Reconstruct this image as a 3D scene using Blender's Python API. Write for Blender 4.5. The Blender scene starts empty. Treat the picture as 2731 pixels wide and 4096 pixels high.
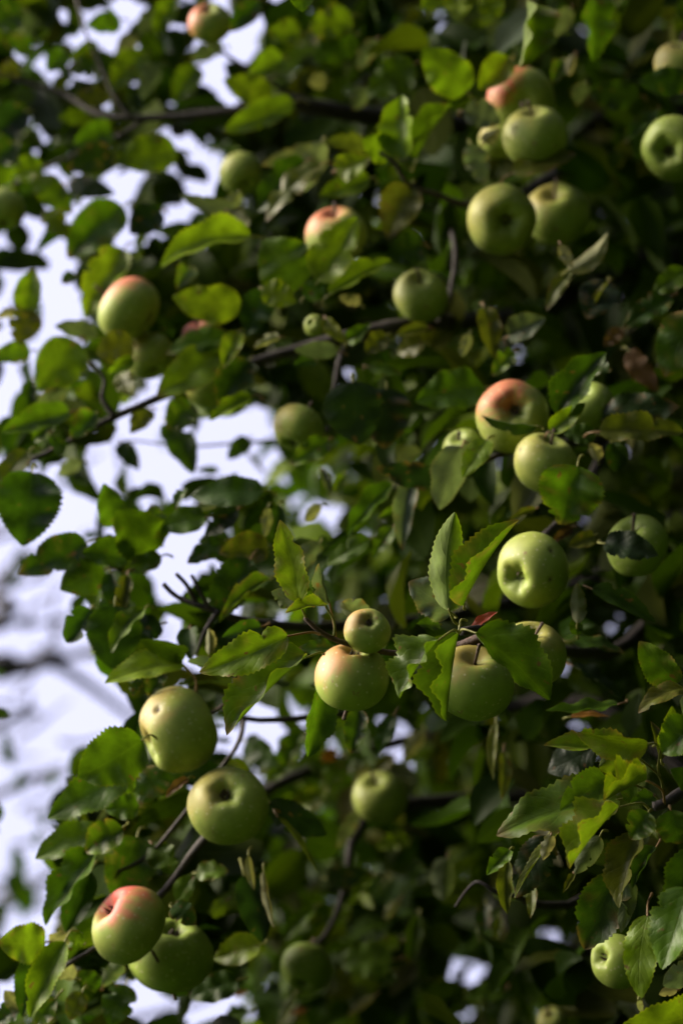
import bpy, math, random
import numpy as np
from mathutils import Vector, Matrix, Quaternion, noise

random.seed(7)
rng = np.random.default_rng(7)
R = math.radians

# ------------------------------------------------------------------ camera
sc = bpy.context.scene
COL = sc.collection
PITCH = 22.0
LENS = 85.0
CAM = Vector((0.0, 0.0, 1.6))
cd = bpy.data.cameras.new('camera')
cam = bpy.data.objects.new('camera', cd)
COL.objects.link(cam)
cam.location = CAM
cam.rotation_euler = (R(90 + PITCH), 0, 0)
cd.sensor_fit = 'VERTICAL'
cd.sensor_height = 36.0
cd.lens = LENS
cd.clip_start = 0.05
cd.clip_end = 3000
cd.dof.use_dof = True
cd.dof.focus_distance = 2.19
cd.dof.aperture_fstop = 3.0
cd.dof.aperture_blades = 9
sc.camera = cam

# ------------------------------------------------------------------ sky, sun, exposure
SUN_DIR = Vector((-0.85, 0.08, 0.52)).normalized()      # towards the sun: from the left, a little behind the camera
SUN_EL = math.asin(SUN_DIR.z)
SUN_AZ = math.atan2(SUN_DIR.x, SUN_DIR.y)
world = bpy.data.worlds.new('World')
sc.world = world
world.cycles.sampling_method = 'MANUAL'
world.cycles.sample_map_resolution = 256
world.use_nodes = True
wn = world.node_tree
wn.nodes.clear()
out = wn.nodes.new('ShaderNodeOutputWorld')
bg = wn.nodes.new('ShaderNodeBackground')
sky = wn.nodes.new('ShaderNodeTexSky')
sky.sky_type = 'NISHITA'
sky.sun_disc = False
sky.sun_elevation = SUN_EL
sky.sun_rotation = SUN_AZ
sky.air_density = 1.0
sky.dust_density = 4.0
sky.ozone_density = 2.0
hs = wn.nodes.new('ShaderNodeHueSaturation')
hs.inputs['Saturation'].default_value = 0.30
hs.inputs['Value'].default_value = 0.53
tc = wn.nodes.new('ShaderNodeTexCoord')
nz = wn.nodes.new('ShaderNodeTexNoise')
nz.inputs['Scale'].default_value = 3.0
nz.inputs['Detail'].default_value = 4.0
cr = wn.nodes.new('ShaderNodeMapRange')
cr.inputs['From Min'].default_value = 0.3
cr.inputs['From Max'].default_value = 0.7
cr.inputs['To Min'].default_value = 0.70
cr.inputs['To Max'].default_value = 0.86
mx = wn.nodes.new('ShaderNodeMix')
mx.data_type = 'RGBA'
CLOUD = (3.25, 3.30, 4.75, 1)                               # thin high cloud veil, pale lavender white
mx.inputs['B'].default_value = CLOUD
wn.links.new(tc.outputs['Generated'], nz.inputs['Vector'])
wn.links.new(nz.outputs['Fac'], cr.inputs['Value'])
wn.links.new(cr.outputs['Result'], mx.inputs['Factor'])
wn.links.new(sky.outputs['Color'], hs.inputs['Color'])
wn.links.new(hs.outputs['Color'], mx.inputs['A'])
wn.links.new(mx.outputs['Result'], bg.inputs['Color'])
bg.inputs['Strength'].default_value = 0.10
wn.links.new(bg.outputs['Background'], out.inputs['Surface'])

sl = bpy.data.lights.new('sun', 'SUN')
sl.energy = 5.0
sl.angle = R(42)
sl.color = (1.0, 0.89, 0.71)
sun = bpy.data.objects.new('sun', sl)
COL.objects.link(sun)
sun.rotation_euler = (-SUN_DIR).to_track_quat('-Z', 'Y').to_euler()

vs = sc.view_settings
vs.view_transform = 'Standard'
vs.look = 'None'
vs.exposure = 1.65
vs.gamma = 1.0
vs.use_curve_mapping = False
sc.render.engine = 'CYCLES'
sc.cycles.use_denoising = True
sc.cycles.use_adaptive_sampling = True
sc.cycles.adaptive_threshold = 0.03
sc.cycles.max_bounces = 4
sc.cycles.diffuse_bounces = 3
sc.cycles.glossy_bounces = 2
sc.cycles.transmission_bounces = 4
sc.cycles.transparent_max_bounces = 4
sc.cycles.caustics_reflective = False
sc.cycles.caustics_refractive = False

# ------------------------------------------------------------------ measuring helpers
FWD = Vector((0, math.cos(R(PITCH)), math.sin(R(PITCH))))
UPV = Vector((0, -math.sin(R(PITCH)), math.cos(R(PITCH))))
RGT = Vector((1, 0, 0))
K = 36.0 / LENS / 4096.0          # metres per photo pixel per metre of distance
Z = 2731.0 / 1568.0


def at(px, py, d):
    """a point of the place, d metres out, seen at photo pixel (px, py)"""
    return CAM + RGT * ((px - 1365.5) * K * d) + UPV * ((2048 - py) * K * d) + FWD * d


def zat(x, y, d):
    return at(x * Z, y * Z, d)


TILE = dict(A=(0, 0), B=(900, 0), C=(1731, 0), D=(0, 800), E=(900, 800), F=(1731, 800), G=(0, 1600), H=(900, 1600), I=(1731, 1600),
            J=(0, 2400), K=(900, 2400), L=(1731, 2400), M=(0, 3196), N=(900, 3196), O=(1731, 3196))
S = 1.568


def link(o, parent=None):
    COL.objects.link(o)
    if parent is not None:
        o.parent = parent
    return o


def mesh_object(name, verts, faces, mat, parent=None, colors=None, uvs=None, smooth=True):
    me = bpy.data.meshes.new(name)
    me.from_pydata([tuple(v) for v in verts], [], faces)
    if smooth:
        me.polygons.foreach_set('use_smooth', np.ones(len(me.polygons), dtype=bool))
    if colors is not None:
        a = me.color_attributes.new('tint', 'FLOAT_COLOR', 'POINT')
        c = np.ones((len(verts), 4), dtype=np.float32)
        c[:, :3] = np.asarray(colors, dtype=np.float32)[:, :3]
        a.data.foreach_set('color', c.ravel())
    if uvs is not None:
        l = me.uv_layers.new(name='UVMap')
        vi = np.empty(len(me.loops), dtype=np.int32)
        me.loops.foreach_get('vertex_index', vi)
        l.data.foreach_set('uv', np.asarray(uvs, dtype=np.float32)[vi].ravel())
    me.materials.append(mat)
    me.update()
    o = bpy.data.objects.new(name, me)
    return link(o, parent)


# ------------------------------------------------------------------ materials
def new_mat(name):
    m = bpy.data.materials.new(name)
    m.use_nodes = True
    nt = m.node_tree
    nt.nodes.clear()
    return m, nt, nt.nodes, nt.links


def N(nodes, t, **kw):
    n = nodes.new(t)
    for k, v in kw.items():
        if hasattr(n, k):
            setattr(n, k, v)
        else:
            n.inputs[k].default_value = v
    return n


def math_node(nodes, links, op, a, b=None, c=None):
    n = nodes.new('ShaderNodeMath')
    n.operation = op
    for i, v in enumerate((a, b, c)):
        if v is None:
            continue
        if isinstance(v, (int, float)):
            n.inputs[i].default_value = v
        else:
            links.new(v, n.inputs[i])
    return n.outputs[0]


def mix_col(nodes, links, fac, a, b, blend='MIX'):
    n = nodes.new('ShaderNodeMix')
    n.data_type = 'RGBA'
    n.blend_type = blend
    for key, v in (('Factor', fac), ('A', a), ('B', b)):
        if isinstance(v, (int, float)):
            n.inputs[key].default_value = v
        elif isinstance(v, tuple):
            n.inputs[key].default_value = v + (1,) if len(v) == 3 else v
        else:
            links.new(v, n.inputs[key])
    return n.outputs['Result']


def leaf_material(name, holes):
    m, nt, nd, lk = new_mat(name)
    out = nd.new('ShaderNodeOutputMaterial')
    att = N(nd, 'ShaderNodeAttribute', attribute_name='tint')
    uv = N(nd, 'ShaderNodeUVMap', uv_map='UVMap')
    sep = nd.new('ShaderNodeSeparateXYZ')
    lk.new(uv.outputs['UV'], sep.inputs[0])
    au = math_node(nd, lk, 'ABSOLUTE', sep.outputs['X'])
    # side veins sweep forward from the midrib
    vv = math_node(nd, lk, 'MULTIPLY_ADD', au, -0.33, sep.outputs['Y'])
    wob = N(nd, 'ShaderNodeTexNoise', Scale=70.0, Detail=1.0)
    gw = nd.new('ShaderNodeNewGeometry')
    lk.new(gw.outputs['Position'], wob.inputs['Vector'])
    ph = math_node(nd, lk, 'MULTIPLY_ADD', vv, 7.0, math_node(nd, lk, 'MULTIPLY', wob.outputs['Fac'], 0.9))
    tri = math_node(nd, lk, 'PINGPONG', ph, 0.5)
    side = math_node(nd, lk, 'SMOOTH_MIN', math_node(nd, lk, 'MULTIPLY', tri, 9.0), 1.0, 0.3)
    side = math_node(nd, lk, 'SUBTRACT', 1.0, side)
    side = math_node(nd, lk, 'MAXIMUM', side, 0.0)
    rib = math_node(nd, lk, 'SUBTRACT', 1.0, math_node(nd, lk, 'MULTIPLY', au, 16.0))
    rib = math_node(nd, lk, 'MAXIMUM', rib, 0.0)
    vein = math_node(nd, lk, 'MAXIMUM', math_node(nd, lk, 'MULTIPLY', side, 0.55), rib)
    # blade colour: tint with mottling, a yellower rim, small rust specks
    geo = nd.new('ShaderNodeNewGeometry')
    n1 = N(nd, 'ShaderNodeTexNoise', Scale=55.0, Detail=4.0)
    lk.new(geo.outputs['Position'], n1.inputs['Vector'])
    mot = N(nd, 'ShaderNodeMapRange')
    for k_, v_ in (('From Min', 0.3), ('From Max', 0.7), ('To Min', 0.62), ('To Max', 1.38)):
        mot.inputs[k_].default_value = v_
    lk.new(n1.outputs['Fac'], mot.inputs['Value'])
    c0 = mix_col(nd, lk, 1.0, att.outputs['Color'], mot.outputs['Result'], 'MULTIPLY')
    light = mix_col(nd, lk, 1.0, att.outputs['Color'], (1.75, 1.55, 2.2), 'MULTIPLY')
    c1 = mix_col(nd, lk, math_node(nd, lk, 'MULTIPLY', vein, 0.30), c0, light)
    edge = N(nd, 'ShaderNodeMapRange')
    for k_, v_ in (('From Min', 0.86), ('From Max', 1.0), ('To Min', 0.0), ('To Max', 0.45)):
        edge.inputs[k_].default_value = v_
    lk.new(au, edge.inputs['Value'])
    yell = mix_col(nd, lk, 1.0, att.outputs['Color'], (2.4, 1.7, 1.3), 'MULTIPLY')
    c2 = mix_col(nd, lk, edge.outputs['Result'], c1, yell)
    n2 = N(nd, 'ShaderNodeTexNoise', Scale=110.0, Detail=2.0)
    lk.new(geo.outputs['Position'], n2.inputs['Vector'])
    sp = N(nd, 'ShaderNodeMapRange')
    for k_, v_ in (('From Min', 0.66), ('From Max', 0.74), ('To Min', 0.0), ('To Max', 0.85)):
        sp.inputs[k_].default_value = v_
    lk.new(n2.outputs['Fac'], sp.inputs['Value'])
    c3 = mix_col(nd, lk, sp.outputs['Result'], c2, (0.09, 0.045, 0.02))
    # underside: paler, felted
    under = mix_col(nd, lk, 0.48, c3, (0.115, 0.14, 0.055))
    cf = mix_col(nd, lk, geo.outputs['Backfacing'], c3, under)
    rough = math_node(nd, lk, 'MULTIPLY_ADD', geo.outputs['Backfacing'], 0.35, 0.42)
    bump = N(nd, 'ShaderNodeBump', Strength=0.45, Distance=0.0014)
    hh = math_node(nd, lk, 'MULTIPLY_ADD', n1.outputs['Fac'], 2.2, math_node(nd, lk, 'MULTIPLY_ADD', vein, -0.35, math_node(nd, lk, 'MULTIPLY', tri, 0.22)))
    lk.new(hh, bump.inputs['Height'])
    p = N(nd, 'ShaderNodeBsdfPrincipled')
    p.inputs['Specular IOR Level'].default_value = 0.16
    lk.new(cf, p.inputs['Base Color'])
    lk.new(rough, p.inputs['Roughness'])
    lk.new(bump.outputs['Normal'], p.inputs['Normal'])
    tr = nd.new('ShaderNodeBsdfTranslucent')
    tcol = mix_col(nd, lk, 1.0, c3, (1.75, 1.9, 0.7), 'MULTIPLY')
    lk.new(tcol, tr.inputs['Color'])
    ms = nd.new('ShaderNodeMixShader')
    ms.inputs['Fac'].default_value = 0.26
    lk.new(p.outputs['BSDF'], ms.inputs[1])
    lk.new(tr.outputs['BSDF'], ms.inputs[2])
    last = ms.outputs['Shader']
    if holes:
        vo = N(nd, 'ShaderNodeTexVoronoi', Scale=48.0)
        lk.new(geo.outputs['Position'], vo.inputs['Vector'])
        near = math_node(nd, lk, 'LESS_THAN', vo.outputs['Distance'], 0.17)
        sx = nd.new('ShaderNodeSeparateXYZ')
        lk.new(vo.outputs['Color'], sx.inputs[0])
        gate = math_node(nd, lk, 'GREATER_THAN', sx.outputs['X'], 0.70)
        tp = nd.new('ShaderNodeBsdfTransparent')
        mh = nd.new('ShaderNodeMixShader')
        lk.new(math_node(nd, lk, 'MULTIPLY', near, gate), mh.inputs['Fac'])
        lk.new(last, mh.inputs[1])
        lk.new(tp.outputs['BSDF'], mh.inputs[2])
        last = mh.outputs['Shader']
    lk.new(last, out.inputs['Surface'])
    return m


def apple_material():
    m, nt, nd, lk = new_mat('apple_skin')
    out = nd.new('ShaderNodeOutputMaterial')
    att = N(nd, 'ShaderNodeAttribute', attribute_name='tint')
    tc = nd.new('ShaderNodeTexCoord')
    n1 = N(nd, 'ShaderNodeTexNoise', Scale=38.0, Detail=5.0, Roughness=0.6)
    lk.new(tc.outputs['Object'], n1.inputs['Vector'])
    mot = N(nd, 'ShaderNodeMapRange')
    for k_, v_ in (('From Min', 0.3), ('From Max', 0.7), ('To Min', 0.78), ('To Max', 1.20)):
        mot.inputs[k_].default_value = v_
    lk.new(n1.outputs['Fac'], mot.inputs['Value'])
    c0 = mix_col(nd, lk, 1.0, att.outputs['Color'], mot.outputs['Result'], 'MULTIPLY')
    vo = N(nd, 'ShaderNodeTexVoronoi', Scale=150.0)
    lk.new(tc.outputs['Object'], vo.inputs['Vector'])
    dot = N(nd, 'ShaderNodeMapRange')
    for k_, v_ in (('From Min', 0.12), ('From Max', 0.24), ('To Min', 0.7), ('To Max', 0.0)):
        dot.inputs[k_].default_value = v_
    lk.new(vo.outputs['Distance'], dot.inputs['Value'])
    c1 = mix_col(nd, lk, dot.outputs['Result'], c0, (0.34, 0.33, 0.18))
    n2 = N(nd, 'ShaderNodeTexNoise', Scale=95.0, Detail=3.0)
    lk.new(tc.outputs['Object'], n2.inputs['Vector'])
    sp = N(nd, 'ShaderNodeMapRange')
    for k_, v_ in (('From Min', 0.66), ('From Max', 0.74), ('To Min', 0.0), ('To Max', 0.75)):
        sp.inputs[k_].default_value = v_
    lk.new(n2.outputs['Fac'], sp.inputs['Value'])
    c2 = mix_col(nd, lk, sp.outputs['Result'], c1, (0.16, 0.10, 0.04))
    bump = N(nd, 'ShaderNodeBump', Strength=0.10, Distance=0.001)
    lk.new(n1.outputs['Fac'], bump.inputs['Height'])
    p = N(nd, 'ShaderNodeBsdfPrincipled', Roughness=0.54)
    p.inputs['Specular IOR Level'].default_value = 0.30
    lk.new(c2, p.inputs['Base Color'])
    lk.new(bump.outputs['Normal'], p.inputs['Normal'])
    lk.new(p.outputs['BSDF'], out.inputs['Surface'])
    return m


def bark_material(name, base, dark, scale):
    m, nt, nd, lk = new_mat(name)
    out = nd.new('ShaderNodeOutputMaterial')
    geo = nd.new('ShaderNodeNewGeometry')
    n1 = N(nd, 'ShaderNodeTexNoise', Scale=scale, Detail=6.0, Roughness=0.65)
    lk.new(geo.outputs['Position'], n1.inputs['Vector'])
    ramp = N(nd, 'ShaderNodeMapRange')
    for k_, v_ in (('From Min', 0.35), ('From Max', 0.68)):
        ramp.inputs[k_].default_value = v_
    lk.new(n1.outputs['Fac'], ramp.inputs['Value'])
    c = mix_col(nd, lk, ramp.outputs['Result'], dark, base)
    bump = N(nd, 'ShaderNodeBump', Strength=0.7, Distance=0.003)
    lk.new(n1.outputs['Fac'], bump.inputs['Height'])
    p = N(nd, 'ShaderNodeBsdfPrincipled', Roughness=0.8)
    lk.new(c, p.inputs['Base Color'])
    lk.new(bump.outputs['Normal'], p.inputs['Normal'])
    lk.new(p.outputs['BSDF'], out.inputs['Surface'])
    return m


def plain_material(name, base, dark, scale, rough=0.8):
    return bark_material(name, base, dark, scale)


M_LEAF = leaf_material('apple_leaf', False)
M_LEAFH = leaf_material('apple_leaf_eaten', True)
def mass_material():
    m, nt, nd, lk = new_mat('apple_leaf_mass')
    out = nd.new('ShaderNodeOutputMaterial')
    att = N(nd, 'ShaderNodeAttribute', attribute_name='tint')
    uv = N(nd, 'ShaderNodeUVMap', uv_map='UVMap')
    sep = nd.new('ShaderNodeSeparateXYZ')
    lk.new(uv.outputs['UV'], sep.inputs[0])
    rib = math_node(nd, lk, 'LESS_THAN', math_node(nd, lk, 'ABSOLUTE', sep.outputs['X']), 0.07)
    light = mix_col(nd, lk, 1.0, att.outputs['Color'], (1.75, 1.55, 2.2), 'MULTIPLY')
    c3 = mix_col(nd, lk, math_node(nd, lk, 'MULTIPLY', rib, 0.6), att.outputs['Color'], light)
    geo = nd.new('ShaderNodeNewGeometry')
    under = mix_col(nd, lk, 0.22, c3, (0.115, 0.14, 0.055))
    cf = mix_col(nd, lk, geo.outputs['Backfacing'], c3, under)
    p = N(nd, 'ShaderNodeBsdfPrincipled', Roughness=0.5)
    p.inputs['Specular IOR Level'].default_value = 0.05
    lk.new(cf, p.inputs['Base Color'])
    tr = nd.new('ShaderNodeBsdfTranslucent')
    lk.new(mix_col(nd, lk, 1.0, c3, (1.75, 1.9, 0.7), 'MULTIPLY'), tr.inputs['Color'])
    ms = nd.new('ShaderNodeMixShader')
    ms.inputs['Fac'].default_value = 0.20
    lk.new(p.outputs['BSDF'], ms.inputs[1])
    lk.new(tr.outputs['BSDF'], ms.inputs[2])
    lk.new(ms.outputs['Shader'], out.inputs['Surface'])
    return m


M_MASS = mass_material()
M_APPLE = apple_material()
M_BARK = bark_material('apple_bark', (0.030, 0.020, 0.017), (0.010, 0.007, 0.006), 90)
M_TWIG = bark_material('apple_twig', (0.085, 0.045, 0.032), (0.035, 0.020, 0.016), 200)
M_CALYX = bark_material('dry_calyx', (0.085, 0.055, 0.03), (0.015, 0.010, 0.007), 300)
M_GRASS = bark_material('grass', (0.06, 0.10, 0.02), (0.03, 0.05, 0.012), 6)
M_FAR = bark_material('far_bark', (0.028, 0.023, 0.024), (0.016, 0.013, 0.013), 30)

# ------------------------------------------------------------------ ground
def build_ground():
    n, r0 = 48, 900.0
    verts, faces = [(0, 0, 0)], []
    radii = [2, 5, 12, 30, 80, 250, r0]
    for r_ in radii:
        for i in range(n):
            a = 2 * math.pi * i / n
            verts.append((r_ * math.cos(a), r_ * math.sin(a), 0.04 * math.sin(3 * a + r_) if r_ > 4 else 0.0))
    for i in range(n):
        faces.append((0, 1 + i, 1 + (i + 1) % n))
    for k in range(len(radii) - 1):
        for i in range(n):
            a, b = 1 + k * n + i, 1 + k * n + (i + 1) % n
            faces.append((a, a + n, b + n, b))
    o = mesh_object('ground', verts, faces, M_GRASS)
    o['kind'] = 'structure'


build_ground()

# ------------------------------------------------------------------ branches
def tube(points, radii, sides=8, knob=0.0):
    """tapered tube through points, smoothed by Catmull-Rom"""
    P = [Vector(p) for p in points]
    pts, rs = [], []
    n = len(P)
    for i in range(n - 1):
        p0, p1, p2, p3 = P[max(i - 1, 0)], P[i], P[i + 1], P[min(i + 2, n - 1)]
        for k in range(5):
            t = k / 5.0
            q = 0.5 * ((2 * p1) + (p2 - p0) * t + (2 * p0 - 5 * p1 + 4 * p2 - p3) * t * t + (3 * p1 - p0 - 3 * p2 + p3) * t ** 3)
            pts.append(q)
            rs.append(radii[i] * (1 - t) + radii[i + 1] * t)
    pts.append(P[-1])
    rs.append(radii[-1])
    verts, faces = [], []
    ref = Vector((0.31, 0.17, 0.93))
    for i, p in enumerate(pts):
        tg = (pts[min(i + 1, len(pts) - 1)] - pts[max(i - 1, 0)]).normalized()
        a = tg.cross(ref).normalized()
        b = tg.cross(a)
        for k in range(sides):
            th = 2 * math.pi * k / sides
            rr = rs[i] * (1 + knob * noise.noise(p * 40 + Vector((k * 1.7, 0, 0))))
            verts.append(p + (a * math.cos(th) + b * math.sin(th)) * rr)
    for i in range(len(pts) - 1):
        for k in range(sides):
            k2 = (k + 1) % sides
            faces.append((i * sides + k, i * sides + k2, (i + 1) * sides + k2, (i + 1) * sides + k))
    faces.append(tuple(range(sides))[::-1])
    faces.append(tuple((len(pts) - 1) * sides + k for k in range(sides)))
    return verts, faces


TRUNK_BASE = Vector((0.98, 3.15, 0.0))
tree = link(bpy.data.objects.new('apple_tree', None))
tree.location = TRUNK_BASE
tree['label'] = 'leafy green apple tree hung with ripening apples, filling the whole picture'
tree['category'] = 'tree'


def tree_part(name, verts, faces, mat, colors=None, uvs=None):
    vv = [Vector(v) - TRUNK_BASE for v in verts]
    return mesh_object(name, vv, faces, mat, tree, colors, uvs)


TOP = TRUNK_BASE + Vector((-0.10, 0.12, 3.9))
tp = [TRUNK_BASE + Vector((0, 0, -0.1)), TRUNK_BASE + Vector((0.03, 0.0, 0.5)), TRUNK_BASE + Vector((-0.02, 0.05, 1.2)),
      TRUNK_BASE + Vector((0.02, 0.06, 2.0)), TRUNK_BASE + Vector((-0.06, 0.1, 2.9)), TOP]
v, f = tube(tp, [0.17, 0.125, 0.11, 0.095, 0.065, 0.02], 16, 0.18)
tree_part('trunk', v, f, M_BARK)


def trunk_at(z):
    for i in range(len(tp) - 1):
        if tp[i].z <= z <= tp[i + 1].z:
            t = (z - tp[i].z) / (tp[i + 1].z - tp[i].z)
            return tp[i].lerp(tp[i + 1], t)
    return tp[-1]


def branch(pts, r0, r1, joins=None, name='branch', mat=None, sides=8):
    """pts: (x, y, distance) read off the photo, thick end first; joins: height where it leaves the trunk"""
    P = [zat(*p) for p in pts]
    if joins is not None:
        P.insert(0, trunk_at(joins))
    n = len(P)
    rr = [r1 + (r0 - r1) * (1 - i / (n - 1)) ** 2.2 for i in range(n)]
    v, f = tube(P, rr, sides, 0.22)
    return tree_part(name, v, f, mat or M_BARK)


branch([(1750, 330, 3.7), (1250, 300, 3.6), (900, 272, 3.2), (720, 245, 3.08), (640, 228, 3.06), (560, 250, 3.05), (400, 268, 3.05), (240, 266, 3.06), (150, 218, 3.1), (60, 190, 3.1), (-40, 160, 3.1)], 0.024, 0.0028, 2.75)
branch([(300, 270, 3.05), (262, 220, 3.05), (232, 150, 3.06), (196, 70, 3.06), (170, -30, 3.1)], 0.0032, 0.0018)
branch([(345, 268, 3.05), (240, 330, 3.08), (130, 372, 3.08), (40, 420, 3.1), (-40, 450, 3.1)], 0.0036, 0.002)
branch([(720, 245, 3.08), (620, 190, 3.05), (540, 140, 3.05), (480, 95, 3.02), (450, 60, 3.02)], 0.0036, 0.0018)
branch([(1700, 650, 3.7), (1200, 725, 3.4), (1010, 738, 2.85), (850, 762, 2.76), (640, 815, 2.74), (440, 884, 2.72), (250, 964, 2.70), (130, 1030, 2.68), (0, 1085, 2.66), (-80, 1110, 2.66)], 0.020, 0.0027, 2.45)
branch([(262, 955, 2.70), (236, 915, 2.70), (240, 870, 2.70), (205, 830, 2.70)], 0.0042, 0.002)
branch([(1010, 738, 2.78), (1032, 680, 2.80), (1045, 590, 2.82), (1030, 500, 2.95)], 0.005, 0.003)
branch([(850, 762, 2.76), (790, 800, 2.74), (772, 870, 2.72), (764, 920, 2.72)], 0.006, 0.003)
branch([(1650, 320, 3.7), (1400, 352, 3.5), (1260, 408, 3.1), (1180, 455, 2.86), (1075, 470, 2.78), (1010, 450, 2.76), (940, 425, 2.74), (905, 375, 2.72), (870, 350, 2.72)], 0.016, 0.0024, 2.9)
branch([(1700, 1250, 3.3), (1350, 1340, 3.15), (1000, 1420, 2.98), (720, 1440, 2.68), (560, 1425, 2.53), (480, 1398, 2.50), (410, 1372, 2.50), (375, 1340, 2.50)], 0.018, 0.0026, 2.15)
branch([(480, 1398, 2.50), (455, 1350, 2.49), (440, 1320, 2.49)], 0.0028, 0.0018)
branch([(500, 1404, 2.50), (470, 1450, 2.49), (452, 1500, 2.48)], 0.0028, 0.0018)
branch([(450, 1385, 2.5), (430, 1345, 2.49), (405, 1318, 2.48)], 0.0032, 0.002, name='twig')
branch([(1700, 1500, 3.0), (1400, 1500, 2.75), (1260, 1490, 2.45), (1150, 1446, 2.27), (1060, 1450, 2.22)], 0.014, 0.0042, 1.95)
branch([(1150, 1446, 2.27), (1000, 1500, 2.29), (900, 1500, 2.28), (790, 1476, 2.25), (738, 1452, 2.235), (700, 1418, 2.23)], 0.0055, 0.0022, name='twig', mat=M_TWIG)
branch([(1500, 1700, 3.3), (1000, 1690, 3.5), (700, 1775, 3.25), (560, 1852, 2.56), (470, 1926, 2.48), (384, 2040, 2.47), (330, 2090, 2.47), (236, 2166, 2.45), (113, 2240, 2.44), (40, 2290, 2.43)], 0.014, 0.0022, 1.75)
branch([(560, 1650, 2.58), (540, 1720, 2.52), (430, 1860, 2.50), (340, 1965, 2.49), (250, 2010, 2.48)], 0.003, 0.0018)
branch([(790, 1640, 2.62), (560, 1650, 2.58), (540, 1560, 2.54), (545, 1500, 2.52)], 0.004, 0.002)
branch([(1720, 1760, 2.5), (1600, 1800, 2.22), (1530, 1842, 2.14), (1500, 1852, 2.13)], 0.010, 0.0045, 1.7)
branch([(1600, 1800, 2.22), (1590, 1950, 2.16), (1585, 2080, 2.12), (1575, 2250, 2.12)], 0.006, 0.003, name='twig', mat=M_TWIG)
branch([(1760, 2050, 3.0), (1300, 2080, 2.55), (1190, 2060, 2.45), (1140, 2050, 2.42), (1092, 2026, 2.42), (1045, 2082, 2.44)], 0.009, 0.0016, 1.5)
branch([(1250, 1830, 3.1), (900, 1850, 3.0), (812, 1925, 2.95), (800, 2000, 2.93), (780, 2080, 2.93), (745, 2150, 2.92), (700, 2190, 2.9)], 0.009, 0.0035)
branch([(1700, 900, 3.0), (1400, 1000, 2.75), (1260, 1020, 2.6), (1180, 1035, 2.55), (1090, 1065, 2.5)], 0.016, 0.003, 2.3)
branch([(1400, 1000, 2.75), (1330, 1150, 2.6), (1250, 1230, 2.45), (1200, 1290, 2.45)], 0.007, 0.004)
branch([(760, 985, 2.98), (640, 1010, 2.98), (540, 1018, 2.98), (420, 1025, 2.97), (300, 1012, 2.97), (270, 1030, 2.97)], 0.003, 0.0011, name='twig')
branch([(1500, 2200, 3.2), (1200, 2160, 3.1), (1170, 2050, 3.1), (1220, 1950, 3.1)], 0.010, 0.004)

# ------------------------------------------------------------------ leaves
TINT = dict(d=(0.022, 0.048, 0.003), g=(0.048, 0.091, 0.004), y=(0.098, 0.150, 0.006), o=(0.066, 0.079, 0.008), b=(0.075, 0.042, 0.016),  # y on many upper-left leaves (tiles A, B) paints sunlit brightness into their colour
            p=(0.17, 0.165, 0.095), k=(0.070, 0.090, 0.055), r=(0.22, 0.04, 0.02), x=(0.009, 0.021, 0.004), a=(0.17, 0.075, 0.012))
TINT = {k_: tuple(0.84 * c_ for c_ in v_) for k_, v_ in TINT.items()}

NR = 33
US = (-1.0, -0.62, -0.3, 0.0, 0.3, 0.62, 1.0)


def half_width(v):
    return (v ** 0.50) * ((1 - v) ** 0.84) / 0.412


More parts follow.
